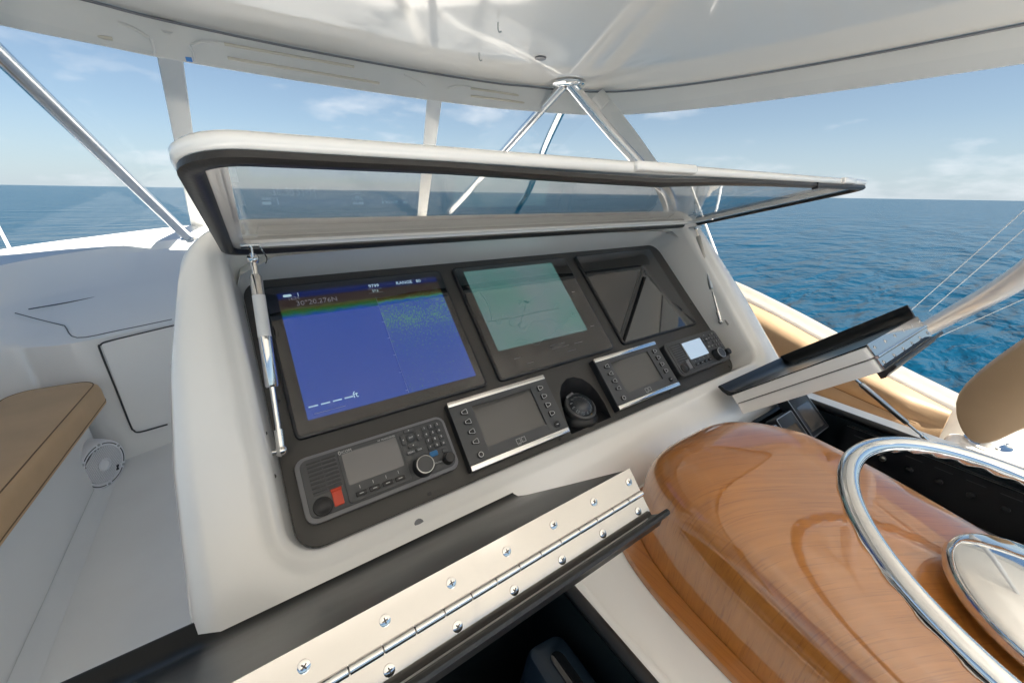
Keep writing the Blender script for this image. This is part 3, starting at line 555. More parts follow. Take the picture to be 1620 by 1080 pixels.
# ------------------------------------------------------------------ console hatch (open lid)
HY, HZ = 0.868, -0.106; FY, FZ = 0.372, 0.028
la = Vector((0, FY-HY, FZ-HZ)).normalized(); ln = Vector((1, 0, 0)).cross(la); ln = -ln if ln.z < 0 else ln
LL = math.hypot(FY-HY, FZ-HZ); LX0, LX1 = -0.034, 1.372
# local: x = -u direction kept as u, y = from hinge to free edge, z = lid normal (right-handed needs x,y,z: use x'=(ly x lz))
lxv = la.cross(ln); lxv = (lxv + Vector((0, 0, 0.0055))*(1 if lxv.x > 0 else -1)).normalized()
HM = Matrix(((lxv.x, la.x, ln.x, 0), (lxv.y, la.y, ln.y, HY), (lxv.z, la.z, ln.z, HZ), (0, 0, 0, 1)))
sg = 1 if lxv.x > 0 else -1
hatch = thing('console_hatch', 'open white framed hatch with smoked window above the instrument panel', 'hatch', HM)
def lid(u, s, h): return HM @ Vector((u*sg, s, h))
def lring(i, h, r=0.05):
    return [(u*sg, s, h) for u, s in rr((LX0+LX1)/2, LL/2, LX1-LX0-2*i, LL-2*i, max(0.008, r-i), 8, 8)]
part(hatch, 'frame', G().loft([lring(0.030, 0.001), lring(0.004, 0.0), lring(0.0, 0.004), lring(0.0, 0.010), lring(0.004, 0.0135), lring(0.036, 0.0135), lring(0.036, 0.0065), lring(0.030, 0.0065), lring(0.030, 0.001)], False, False), 'gelcoat', 50)
def sring(i, h):
    out = []
    for (u, s, z), (u2, s2, z2) in zip(lring(i, h), lring(i, h)):
        k = 0.0
        if s > LL-0.08: k = -0.0075*math.exp(-((u*sg-0.47)/0.17)**2)
        out.append((u, s, z+k))
    return out
part(hatch, 'seal', G().loft([sring(0.003, -0.0005), sring(0.002, -0.006), sring(0.006, -0.009), sring(0.014, -0.009), sring(0.018, -0.006), sring(0.020, -0.0005)], False, False), 'rubber', 60)
part(hatch, 'window', G().loft([lring(0.0345, 0.0070, 0.055), lring(0.0345, 0.0115, 0.055)]).add([], []), 'acrylic_tint', 30)
for a, b in ((0.445, 0.585), (1.163, 1.243)):
    part(hatch, 'pull_grip', G().loft([[(u*sg, LL-0.004+d, z) for u, z in rr((a+b)/2, 0.0062, b-a-k, 0.0125-k*0.4, 0.006, 6)] for d, k in ((0, 0), (0.006, 0), (0.009, 0.004), (0.010, 0.010))]), 'gelcoat', 50)
part(hatch, 'seal_joint', G().box(sg*1.035-0.0015, sg*1.035+0.0015, LL-0.012, LL-0.0005, -0.013, -0.0003), 'gap_dark', 0)
def strut(par, a, b, rbody, dark, frac=0.62, lab=None):
    a, b = Vector(a), Vector(b); d = (b-a).normalized(); L = (b-a).length; m1 = a+d*(L*0.09); m2 = a+d*(L*frac)
    st = part(par, 'gas_strut', G().tube([m1, m1+d*0.003, m2-d*0.003, m2], [rbody*0.8, rbody, rbody, rbody*0.8], 20), dark, 40, True, lab)
    part(st, 'rod', G().tube([a, m1], rbody*0.55, 14), 'steel', 40, True) ; part(st, 'rod', G().tube([m2, b-d*0.02], rbody*0.42, 14), 'steel', 40, True)
    part(st, 'end_fitting', G().tube([b-d*0.035, b], rbody*0.72, 14), 'steel', 40, True)
    for p in (a, b): part(st, 'ball_joint', G().lathe([(rbody*1.0*math.sin(math.pi*k/8), -rbody*1.0*math.cos(math.pi*k/8)) for k in range(9)], p, d, 16, False, False), 'steel', 60, True)
    return st
ta = lid(0.010, 0.052, -0.022); tb = PF(-0.012, 0.197, 0.045)
st = strut(hatch, ta, tb, 0.0097, 'steel', 0.68)
part(st, 'paper_label', G().tube([ta.lerp(tb, 0.20), ta.lerp(tb, 0.42)], 0.0099, 20, False), 'white_paint', 40, True)
part(hatch, 'strut_bracket', G().box(-0.014, 0.014, -0.012, 0.012, -0.0018, 0).xf(HM @ Matrix.Translation((0.010*sg, 0.058, -0.0005))), 'steel', 30, True)
part(hatch, 'bracket_pin', G().tube([lid(0.010, 0.066, -0.002), lid(0.010, 0.066, -0.02), lid(0.010, 0.052, -0.022)], 0.0028, 8), 'steel', 40, True)
part(hatch, 'safety_clip', G().tube(spline([lid(0.022, 0.075, -0.004), lid(0.026, 0.070, -0.012), lid(0.030, 0.055, -0.022), lid(0.027, 0.046, -0.030)], 4), 0.0012, 6), 'steel', 40, True)
part(hatch, 'strut_foot', G().tube([tb, PF(-0.026, 0.197, 0.05)], 0.004, 10), 'steel', 40, True)
ta = lid(1.345, 0.045, -0.018); tb = PF(1.305, 0.196, 0.05)
st2 = strut(hatch, ta, tb, 0.0085, 'steel_dull', 0.66)
part(hatch, 'strut_bracket', G().lathe([(0.024, 0), (0.024, 0.004)], lid(1.345, 0.04, -0.016), lid(0,0,1)-lid(0,0,0), 6), 'steel_dull', 20, True)
part(hatch, 'strut_foot', G().box(-0.016, 0.016, -0.010, 0.010, -0.003, 0.003).xf(PM(1.318, 0.185, 0.05) @ Matrix.Rotation(math.radians(75), 4, 'Y')), 'steel_dull', 30, True)
# ------------------------------------------------------------------ folding boxes either side of the pod
TT = math.radians(43.6); ha = Vector((0, -math.cos(TT), math.sin(TT))); hn = Vector((0, math.sin(TT), math.cos(TT)))
def boxlid(x0, x1, F, L, label, side_lip, group):
    # local x = -X... use x along +X, y along ha, z along hn ; X x ha = -hn -> flip x
    Mx = Matrix(((-1, ha.x, hn.x, x0 if False else 0), (0, ha.y, hn.y, F.y), (0, ha.z, hn.z, F.z), (0, 0, 0, 1)))
    t = thing('box_lid', label, 'lid', Mx, group)
    X = lambda x: -x
    w = x1-x0; cx = -(x0+x1)/2
    def sl(z0, z1, inset, m, nm, ch=0.004): return part(t, nm, G().slab(cx, L/2+0.0, w-2*inset, L-2*inset+0.0, 0.012, z0, z1, ch), m, 40)
    sl(-0.0265, -0.003, 0.0, 'gelcoat', 'upper_shell'); sl(-0.056, -0.0285, 0.0008, 'gelcoat', 'lower_shell'); sl(-0.0286, -0.0264, 0.003, 'gap_dark', 'shell_gasket', 0)
    # black tray: profile along y, lip curling up at the front
    pr = [(L-0.001, 0.0), (L*0.6, -0.0008), (0.05, -0.001), (0.018, 0.0005), (0.004, 0.006), (-0.006, 0.016), (-0.012, 0.029), (-0.016, 0.031), (-0.0205, 0.029), (-0.016, 0.014), (-0.008, 0.0), (0.0, -0.0035), (L-0.001, -0.0032)]
    g = G(); xs = [x0+0.004, x1-0.004]; n = len(pr)
    g.loft([[(X(x), y, z) for y, z in pr] for x in xs]); part(t, 'tray', g, 'tray_black', 50)
    if side_lip:
        pr2 = [(x1-0.06, 0.0004), (x1-0.02, 0.001), (x1-0.008, 0.008), (x1-0.002, 0.020), (x1+0.002, 0.033), (x1+0.006, 0.035), (x1+0.010, 0.033), (x1+0.006, 0.016), (x1, 0.002), (x1-0.01, -0.003), (x1-0.06, -0.0028)]
        part(t, 'side_lip', G().loft([[(X(x), y, z) for x, z in pr2] for y in (-0.018, L-0.002)]), 'tray_black', 50)
    # piano hinge on the end face
    hg = part(t, 'hinge_leaf', G().box(X(x1-0.004), X(x0+0.004), L+0.0003, L+0.0022, -0.0255, 0.0012), 'hinge_steel', 20)
    h2 = part(t, 'hinge_leaf', G().box(X(x1-0.004), X(x0+0.004), L+0.0003, L+0.0022, -0.0535, -0.031), 'hinge_steel', 20)
    nk = int(w/0.0245); kw = (w-0.008)/nk; km = shared('hinge_knuckle', G().tube([(-kw/2+0.0005, 0, 0), (kw/2-0.0005, 0, 0)], 0.0034, 12), 'steel')
    for k in range(nk): inst(t, 'hinge_knuckle', km, (X(x0+0.004+kw*(k+0.5)), L+0.0030, -0.0283))
    sm = shared('hinge_screw', G().lathe([(0.0043, 0), (0.0042, 0.0006), (0.0030, 0.0012), (0.0008, 0.0013)], n=14).xf(Matrix.Rotation(math.radians(-90), 4, 'X')), 'steel'); cm = shared('screw_cross', G().box(-0.0022, 0.0022, 0.00115, 0.00145, -0.0005, 0.0005).box(-0.0005, 0.0005, 0.0012, 0.0015, -0.0022, 0.0022), 'screw_slot', 0)
    ns = max(6, int(w/0.054))
    for k in range(ns):
        for dx, z in ((0.0, -0.0115), (0.014, -0.0425)):
            x = x1-0.014-(w-0.04)*k/(ns-1)-dx*0.4
            o = inst(t, 'hinge_screw', sm, (X(x), L+0.0023, z)); c = inst(o, 'screw_cross', cm, (0, 0, 0)); c.rotation_euler = (0, random.uniform(0, 1.5), 0)
    # drip lip under the hinge, sticking out
    pr3 = [(L-0.012, -0.0562), (L+0.004, -0.0562), (L+0.012, -0.0530), (L+0.018, -0.0515), (L+0.021, -0.0535), (L+0.020, -0.057), (L+0.012, -0.0605), (L+0.004, -0.063), (L-0.004, -0.069), (L-0.012, -0.069)]
    part(t, 'drip_lip', G().loft([[(X(x), y, z) for y, z in pr3] for x in (x0+0.002, x1+0.006)]), 'rubber', 50)
    return t
FP = Vector((0.0, 0.462, -0.523))
bl = boxlid(-0.270, 0.330, FP, 0.3215, 'near raised box lid with black tray and polished piano hinge', False, 'raised box lids beside the pod')
FS = FP + ha*0.052
br = boxlid(0.985, 1.350, FS, 0.312, 'far raised box lid held up by a strut, starboard of the pod', True, 'raised box lids beside the pod')
pa, pb = atx(1350, 597, 1.22), atx(1475, 703, 1.345)
pb.z = max(pb.z, HD-0.02)
strut(br, pa, pb, 0.0065, 'steel_dull', 0.68)
# the wells under the lids
def well(x0, x1, label, stuff):
    t = thing('electronics_box', label, 'box', (0.5*(x0+x1), 0.09, -1.0))
    y0, y1, z0, z1 = -0.22, 0.405, -1.0, HD-0.003; g = G(); e = 0.012
    g.box(x0, x1, y0, y1, z0, z0+e).box(x0, x0+e, y0, y1, z0+e, z1).box(x1-e, x1, y0, y1, z0+e, z1).box(x0+e, x1-e, y0, y0+e, z0+e, z1).box(x0+e, x1-e, y1-e, y1, z0+e, z1)
    part(t, 'liner', g, 'box_liner', 20, True)
    part(t, 'rim_trim', G().tube(spline([(x1-0.004, y0, z1+0.010), (x1-0.004, 0.1, z1+0.010), (x1-0.004, y1-0.02, z1+0.010)], 3), 0.010, 10), 'rubber', 50, True)
    part(t, 'rim_trim', G().tube(spline([(x0+0.004, y0, z1+0.004), (x0+0.004, 0.1, z1+0.004), (x0+0.004, y1-0.02, z1+0.004)], 3), 0.008, 10), 'rubber', 50, True)
    return t
wb = well(-0.155, 0.335, 'dark open box under the near raised lid', 0)
for (cx_, cy_, w_, h_, rz, tz) in ((0.250, 0.13, 0.075, 0.34, -0.735, 0.25), (0.10, 0.15, 0.15, 0.28, -0.80, 0.15)):
    m_ = Matrix.Translation((cx_, cy_, rz)) @ Matrix.Rotation(tz, 4, 'Y')
    q = part(wb, 'stowed_unit', G().slab(0, 0, w_, h_, 0.02, 0, 0.09, 0.012).xf(m_), 'navy_case', 40, True); part(q, 'unit_face', G().slab(0, 0, w_-0.05, h_-0.05, 0.012, 0.0905, 0.093, 0.002).xf(m_), 'glass_black', 40, True)
ws = well(0.975, 1.375, 'dark open box with small screens under the far raised lid', 1)
M_ = Matrix.Translation(Vector((1.165, 0.345, -0.615))) @ PM(0, 0, 0).to_3x3().to_4x4()
for (cx_, cy_, w_, h_) in ((0.115, 0.005, 0.115, 0.125), (0.0, -0.01, 0.095, 0.095), (-0.10, -0.015, 0.085, 0.085)):
    q = part(ws, 'box_display', G().slab(cx_, cy_, w_, h_, 0.006, 0, 0.03, 0.003).xf(M_), 'plastic_black', 40, True)
    part(q, 'display_rim', G().loft([[(x, y, 0.0302) for x, y in rr(cx_, cy_, w_-0.004, h_-0.004, 0.005)], [(x, y, 0.0308) for x, y in rr(cx_, cy_, w_-0.004, h_-0.004, 0.005)], [(x, y, 0.0308) for x, y in rr(cx_, cy_, w_-0.009, h_-0.009, 0.004)], [(x, y, 0.0302) for x, y in rr(cx_, cy_, w_-0.009, h_-0.009, 0.004)]], False, False).xf(M_), 'steel_dull', 30, True)
    part(q, 'display_glass', G().slab(cx_, cy_-0.01, w_-0.035, h_-0.05, 0.003, 0.0301, 0.0305).xf(M_), 'lcd_off', 30, True)
sw = part(ws, 'switch_plate', G().box(1.352, 1.362, -0.12, 0.25, -0.76, -0.614), 'plastic_black', 20, True)
part(sw, 'plate_edge', G().box(1.3505, 1.3515, -0.12, 0.25, -0.6155, -0.614), 'steel_dull', 0, True)
for k in range(6): part(sw, 'switch_knob', G().lathe([(0.0075, 0), (0.007, 0.007), (0.004, 0.009), (0.001, 0.0092)], (1.3515, 0.21-0.055*k, -0.668), (-1, 0, 0), 16), 'steel_dull' if k == 1 else 'plastic_black', 40, True)
for k in range(6): part(sw, 'plate_caption', G().box(1.3508, 1.3514, 0.195-0.055*k, 0.228-0.055*k, -0.636, -0.634), 'key_grey', 0, True)
part(ws, 'throttle_pad', G().slab(1.20, -0.06, 0.26, 0.22, 0.03, -0.76, -0.725, 0.01), 'plastic_grey', 40, True)
for k in range(8): part(ws, 'pad_button', G().lathe([(0.009, 0), (0.008, 0.006), (0.001, 0.007)], (1.13+0.035*(k % 4), -0.03+0.045*(k//4)-0.04, -0.7249), (0, 0, 1), 12), 'steel_dull' if k in (0, 3, 5) else 'plastic_black', 40, True)
# ------------------------------------------------------------------ varnished pod
pod = thing('helm_pod', 'glossy varnished teak helm pod under the steering wheel', 'helm pod', (0.66, -0.05, HD+0.001))
PC = 0.662
def podtop(y): return -0.418 + 0.22*(min(y, 0.20)-0.10)
def plan(f, hw, fr, n=72, ex=3.5):
    # closed plan loop: nose forward, square-ish aft
    out = []
    for k in range(n):
        a = 2*math.pi*k/n; ca, sa = math.cos(a), math.sin(a)
        x = math.copysign(abs(ca)**(2/ex), ca)*hw; y = math.copysign(abs(sa)**(2/ex), sa)
        out.append((PC+x, -0.12+(y*(fr+0.12) if y > 0 else y*(0.50))))
    return out
loops = []
NZ = 22
for k in range(NZ+1):
    t_ = math.pi/2*k/NZ
    e1, e2 = 0.45, 0.36
    sc_ = max(math.cos(t_), 1e-4)**e1; zz = math.sin(t_)**e2 if t_ > 0 else 0.0
    lp_ = []
    for x, y in plan(0, 0.212*sc_, -0.12+(0.485)*sc_):
        yy = -0.12+(y+0.12)*(1.0 if y > -0.12 else sc_)
        zt_ = podtop(yy); lp_.append((x, yy, HD+0.012+(zt_-HD-0.012)*zz))
    loops.append(lp_)
base = [[(x, y, HD+0.0008) for x, y in plan(0, 0.212, 0.365)]]
part(pod, 'cowl', G().loft(base+loops, True, True), 'teak', 60, True)
g = G(); o_ = plan(0, 0.238, 0.395, 72, 4.0); i_ = plan(0, 0.2132, 0.3662)
g.loft([[(x, y, HD+0.0008) for x, y in o_], [(x, y, HD+0.010) for x, y in o_], [(x+(PC-x)*0.006, y+(-.12-y)*0.006, HD+0.0125) for x, y in o_], [(x, y, HD+0.0125) for x, y in i_], [(x, y, HD+0.0008) for x, y in i_]], False, False)
part(pod, 'base_trim', g, 'teak_trim', 40, True)
# ------------------------------------------------------------------ steering wheel
WC = Vector((0.643, -0.103, -0.373)); wt = 0.208; R_ = 0.206
WM = Matrix.Translation(WC) @ Matrix.Rotation(wt, 4, 'X')
wh = thing('steering_wheel', 'polished stainless steering wheel with domed hub above the teak pod', 'steering wheel', WM)
g = G(); NR, NS = 180, 20; L_ = []
for i in range(NR):
    a = 2*math.pi*i/NR; c_, s_ = math.cos(a), math.sin(a); lp_ = []
    sca = 0.5+0.5*math.cos(a*36)
    for j in range(NS):
        b = 2*math.pi*j/NS; rad = 0.0118
        if math.sin(b) < -0.05: rad -= 0.004*sca*min(1, -math.sin(b)*1.6)
        lp_.append(((R_+rad*math.cos(b))*c_, (R_+rad*math.cos(b))*s_, rad*1.0*math.sin(b)))
    L_.append(lp_)
g.loft(L_+[L_[0]], False, False); part(wh, 'rim', g, 'steel_mirror', 60)
HO = Vector((0.034, -0.020, -0.043))
part(wh, 'hub', G().lathe([(0.03, -0.036), (0.092, -0.034), (0.103, -0.028), (0.1065, -0.020), (0.1055, -0.012), (0.101, -0.007), (0.098, -0.006), (0.088, -0.001), (0.06, 0.006), (0.03, 0.010), (0.001, 0.011)], HO, n=80), 'steel', 60)
part(wh, 'hub_nut', G().lathe([(0.012, 0.010), (0.012, 0.018), (0.007, 0.022), (0.001, 0.022)], HO, n=20), 'steel', 40)
part(wh, 'shaft', G().lathe([(0.028, -0.034), (0.030, -0.06), (0.040, -0.09)], HO, n=30), 'steel_mirror', 50)
sp = G().tube(spline([(0.07, 0, -0.048), (0.12, 0, -0.036), (0.17, 0, -0.012), (0.197, 0, -0.004)], 4), 0.008, 12); spm = shared('spoke', sp, 'steel_mirror', 60)
for a in (-14, -64, -114): inst(wh, 'spoke', spm, (0, 0, 0), math.radians(a))
# ------------------------------------------------------------------ hardtop
HT = 0.60
hp = [(-1.25, -1.65), (-1.22, -0.5), (-1.19, 0.4), (-1.14, 1.0), (-1.02, 1.55), (-0.80, 1.98), (-0.5, 2.15), (-0.28, 2.215), (-0.09, 2.27), (0.30, 2.31), (0.655, 2.32)]
half_ = spline([Vector((a, b, HT)) for a, b in hp], 5)
pp_ = [(-0.75, -1.75), (-0.76, -0.5), (-0.76, 0.4), (-0.755, 1.0), (-0.735, 1.5), (-0.66, 1.88), (-0.48, 2.12), (-0.28, 2.215), (-0.09, 2.27), (0.30, 2.31), (0.655, 2.32)]
port_ = half_; top_edge = port_ + [Vector((2*CX-p.x, p.y, HT)) for p in reversed(half_[:-1])]
# starboard corner nudged to what the picture shows
ht = thing('hardtop', 'glossy white hardtop overhead carried on steel tubes', 'hardtop', (CX, 0, HT))
def outl(off, z): return [Vector((CX+(p.x-CX)*(1+min(off, 0.08)/1.75), p.y+(off if p.y > 1.5 else off*max(0, p.y)/1.5), z)) for p in top_edge]
g = G(); ins = [[Vector((CX+(p.x-CX)*k, -1.65+(p.y+1.65)*(0.12+0.88*k) if k < 1 else p.y, HT+0.035*(1-k)**0.8+0.0)) for p in top_edge] for k in (1.0, 0.985, 0.9, 0.7, 0.45, 0.2, 0.001)]
g.grid(ins)
part(ht, 'ceiling', g, 'hardtop_gloss', 60, True)
g = G(); g.grid([outl(0.0, HT-0.0005), outl(0.03, HT-0.012), outl(0.055, HT-0.002), outl(0.10, HT+0.02), outl(0.11, HT+0.05), outl(0.08, HT+0.09), outl(-0.3, HT+0.14), [Vector((CX+(p.x-CX)*0.3, p.y-1.2 if p.y > 0 else p.y, HT+0.18)) for p in top_edge], [Vector((CX, min(p.y, 0.5), HT+0.19)) for p in top_edge]])
part(ht, 'outer_skin', g, 'gelcoat', 50, True)
part(ht, 'curtain_track', G().tube([p+Vector((0, 0, -0.006)) for p in outl(-0.012, HT)], 0.005, 8), 'plastic_rim', 50, True)
hk = shared('cup_hook', G().tube(spline([(0, 0, 0), (0, 0, -0.02), (0.006, 0, -0.03), (0.014, 0, -0.025)], 4), 0.0025, 6), 'steel_dull')
for px_, py_ in ((788, 36), (758, 84)):
    p = atz(px_, py_, HT+0.004) - RM[ht].translation; inst(ht, 'cup_hook', hk, p)
p = atz(855, 92, HT+0.006); part(ht, 'ceiling_light', G().lathe([(0.028, 0.004), (0.028, -0.004), (0.022, -0.006), (0.001, -0.006)], p, (0, 0, 1), 24), 'plastic_rim', 40, True)
# ------------------------------------------------------------------ stainless supports
def support(label, pts, r, flange=True, grp='stainless hardtop supports', top=None):
    base_ = Vector(pts[-1]); t = thing('support_tube', label, 'support tube', base_, grp)
    part(t, 'tube', G().tube(spline(pts, 10), r, 20), 'anodized' if 'thick' in label else 'steel_tube', 60, True)
    if flange: part(t, 'foot_flange', G().lathe([(r*2.0, -0.004), (r*2.0, 0.003), (r*1.5, 0.007), (r*1.1, 0.012)], base_, (0, 0, 1), 24), 'steel', 40, True)
    return t
fl = atz(898, 133, HT-0.004)
s1 = support('stainless support tube reaching forward to the bow dash from the ceiling flange', [fl+Vector((-.012, .01, 0.0)), aty(800, 236, 2.62), aty(742, 302, 3.25), aty(716, 330, 3.50), atz(706, 344, -.25)], 0.027)
part(s1, 'ceiling_flange', G().lathe([(0.10, 0.003), (0.10, -0.008), (0.09, -0.014), (0.02, -0.016)], fl, (0, 0, 1), 32), 'steel_mirror', 40, True)
bC = Vector((2.22, 1.42, -0.38))
support('stainless support tube slanting down to the starboard coaming', [fl+Vector((.015, -.005, 0)), fl.lerp(aty(1035, 287, 1.62), 0.5), aty(1035, 285, 1.62), aty(1062, 318, 1.50), bC], 0.032)
tB = atz(893, 165, HT-0.02); support('farther stainless support tube standing on the bow dash', [tB, aty(862, 232, 2.75), aty(838, 298, 3.3), aty(822, 326, 3.55), atz(814, 341, -.25)], 0.030)
bA = atz(300, 378, -0.30)
p0 = aty(0, 88, 2.05); support('stainless support tube at the port coaming, left edge of view', [p0+(p0-bA)*((HT-0.006-p0.z)/(p0.z-bA.z)), p0, p0.lerp(bA, 0.55), p0.lerp(bA, 0.9), bA], 0.027)
a_, b_ = Vector((2.46, 0.36, -0.60)), Vector((1.75, 0.10, -0.205))
support('thick pale metal tube rising aft from the starboard coaming', [Vector((1.55, -0.25, HT-0.01)), Vector((1.52, -0.1, 0.25)), Vector((1.56, 0.02, -0.02)), b_, a_.lerp(b_, 0.4), a_], 0.030)
# ------------------------------------------------------------------ enclosure posts and curtains
def strip(a, b, w, th, label, ctrl=None):
    t = thing('curtain_post', label, 'curtain post', b, 'white curtain posts')
    pts = spline([a]+(ctrl or [a.lerp(b, 0.5)])+[b], 8); g = G(); lps = []
    for i, p in enumerate(pts):
        tg = (pts[min(i+1, len(pts)-1)]-pts[max(0, i-1)]).normalized(); v = p.normalized(); sx = tg.cross(v).normalized(); nz_ = sx.cross(tg)
        lps.append([p+sx*(w/2*c)+nz_*(th*d) for c, d in ((-1, -.2), (-.9, .5), (-.35, .6), (-.25, 1.0), (.25, 1.0), (.35, .6), (.9, .5), (1, -.2), (.9, -.6), (-.9, -.6))])
    part(t, 'track', g.loft(lps), 'vinyl_white', 50, True)
    tg = (pts[1]-pts[0]).normalized(); c_ = pts[0]+tg*0.05
    part(t, 'top_bracket', G().tube([c_-tg*0.05, c_+tg*0.03], w*0.42, 12), 'vinyl_white', 30, True)
    return t
pt1, pb1 = atz(260, 38, HT-0.012), atz(314, 357, -0.262)
pt2, pb2 = atz(691, 122, HT-0.012), atz(667, 346, -0.252)
strip(pt1, pb1, 0.085, 0.014, 'white curtain post above the left end of the open hatch'); strip(pt2, pb2, 0.085, 0.014, 'white curtain post in the middle of the bow windows')
pt3, pb3 = atz(945, 150, HT-0.03), Vector((2.36, 1.45, -0.43))
strip(pt3, pb3, 0.085, 0.014, 'curved white curtain post at the starboard corner', [aty(1010, 235, 1.80), aty(1052, 305, 1.62)])
# valance following the hardtop edge
def vrow(off, z): return [Vector((CX+(p.x-CX)*(1+off/1.75), p.y+(off if p.y > 1.5 else off*max(0, p.y)/1.5), z)) for p in top_edge]
va = thing('valance', 'white vinyl valance hanging below the hardtop edge', 'valance', (CX, 2.3, HT-0.14))
part(va, 'valance_band', G().grid([vrow(-0.012, HT-0.010), vrow(-0.004, HT-0.04), vrow(0.012, HT-0.085), vrow(0.02, HT-0.125), vrow(0.024, HT-0.126), vrow(0.016, HT-0.085), vrow(0.0, HT-0.04), vrow(-0.008, HT-0.01)]), 'vinyl_white', 60, True)
def onval(px_, py_, dy=0.02):
    d = ray(px_, py_); 
    return aty(px_, py_, 2.255-dy+ (0.03 if 350 < px_ < 800 else 0.0))
for ps in ([(0, 8), (90, 22), (178, 33)], [(0, 33), (90, 47), (178, 62)], [(355, 70), (480, 92), (560, 106)], [(360, 92), (480, 112), (600, 132)], [(745, 140), (800, 148), (850, 156)], [(745, 152), (800, 159), (845, 165)]):
    part(va, 'zipper_strip', G().tube([onval(*q) for q in ps], 0.006, 8), 'vinyl_beige', 60, True)
for ps in ([(170, 30), (205, 42), (236, 60)], [(302, 72), (320, 66), (352, 69)], [(640, 118), (662, 128), (674, 137)], [(708, 140), (722, 136), (745, 138)]):
    w_ = part(va, 'corner_cord', G().tube(spline([onval(*q) for q in ps], 5), 0.005, 8), 'vinyl_white', 60, True)
for ps in ([(238, 60), (243, 75), (244, 88)], [(300, 72), (306, 84), (308, 98)]):
    part(va, 'hanging_clip', G().tube([onval(*q, 0.03) for q in ps], 0.005, 8), 'white_paint', 60, True)
part(va, 'blue_tape', G().tube([onval(294, 94, 0.03), onval(304, 95, 0.03)], 0.008, 8), 'tape_blue', 60, True)
def curtain(a0, a1, b0, b1, label, wob):
    rows_ = []; n, m = 24, 18
    for i in range(m+1):
        s = i/m; r_ = []
        for k in range(n+1):
            u = k/n; p = (a0.lerp(a1, u)).lerp(b0.lerp(b1, u), s); e_ = wob*math.sin(7*u+3*s)*math.sin(math.pi*u)+wob*0.5*math.sin(19*u*s+5*u)
            r_.append(p+Vector((0, -e_, 0)))
        rows_.append(r_)
    solo('clear_curtain', G().grid(rows_), 'vinyl_clear', label, 'curtain', 'clear enclosure curtains', 80, base=b0)
D = Vector((0, 0.02, -0.10))
ptL, pbL = Vector((-0.90, 1.82, HT-0.012)), atz(0, 396, -.32)
curtain(ptL+D, pt1+D, pbL, pb1, 'clear vinyl curtain left of the leftmost post', 0.008); curtain(pt1+D, pt2+D, pb1, pb2, 'clear vinyl curtain between the two bow posts', 0.008)
curtain(pt2+D, pt3+D, pb2, Vector((1.98, 3.45, -0.285)), 'clear vinyl curtain right of the middle post', 0.008)
curtain(pt3+Vector((0.05, -.03, -.1)), Vector((2.47, -1.2, HT-0.12)), pb3+Vector((0.03, 0, 0)), Vector((2.62, -1.2, -1.0)), 'clear vinyl curtain along the starboard side', 0.010)
# crumpled vinyl gathered at the starboard corner
rows_ = []
for i in range(22):
    s = i/21; r_ = []
    for k in range(15):
        u = k/14; a = atx(1075+62*u, 292+4*u, 2.08); b = atx(1062+40*u, 352+12*u, 2.08)
        p = a.lerp(b, s); r_.append(p + Vector((0.03*math.sin(11*u+6*s)+0.02*math.sin(23*u*s+4), 0.03*math.cos(9*u-7*s), 0)))
    rows_.append(r_)
m_ = clear('vinyl_crumple', (0.90, 0.90, 0.90), 1.5, 0.06, 0.9, 22)
solo('gathered_curtain', G().grid(rows_), 'vinyl_crumple', 'crumpled clear vinyl gathered beside the starboard corner of the hatch', 'curtain', smooth=80)
# ------------------------------------------------------------------ starboard coaming, bolster and bench
ys = [3.2, 2.4, 1.7, 1.25, 0.85, 0.44, 0.0, -0.6, -1.6, -2.6]
ctop = {3.2: -.33, 2.4: -.37, 1.7: -.41, 1.25: -.455, 0.85: -.555, 0.44: -.685, 0.0: -.80, -0.6: -.90, -1.6: -.98, -2.6: -1.0}
def cx_(y): return 2.40 if y < 1.7 else 2.40-0.02*(y-1.7)
sc_r = []
for y in ys:
    z = ctop[y]; X_ = cx_(y)
    sc_r.append([(X_+0.35, y, -2.6), (X_+0.06, y, z-0.12), (X_+0.03, y, z-0.02), (X_, y, z), (X_-0.04, y, z+0.001), (X_-0.05, y, z-0.012), (X_-0.085, y, z-0.018), (X_-0.10, y, z-0.024), (X_-0.11, y, z-0.045), (X_-0.12, y, -1.0), (X_-0.12, y, FLOOR)])
sco = thing('side_coaming', 'white moulded starboard coaming sweeping down aft beyond the helm', 'coaming', (2.3, 0.5, FLOOR))
cols = list(zip(*sc_r)); grd = [spline(list(c), 5) for c in cols]
part(sco, 'moulding', G().grid(grd[:3]).grid(grd[7:]), 'gelcoat', 60, True); part(sco, 'cap_rail', G().grid(grd[2:8]), 'cap_beige_sun_darkened', 60, True)
def cz(y):
    for a, b in zip(ys, ys[1:]):
        if b <= y <= a: return ctop[b]+(ctop[a]-ctop[b])*(y-b)/(a-b)
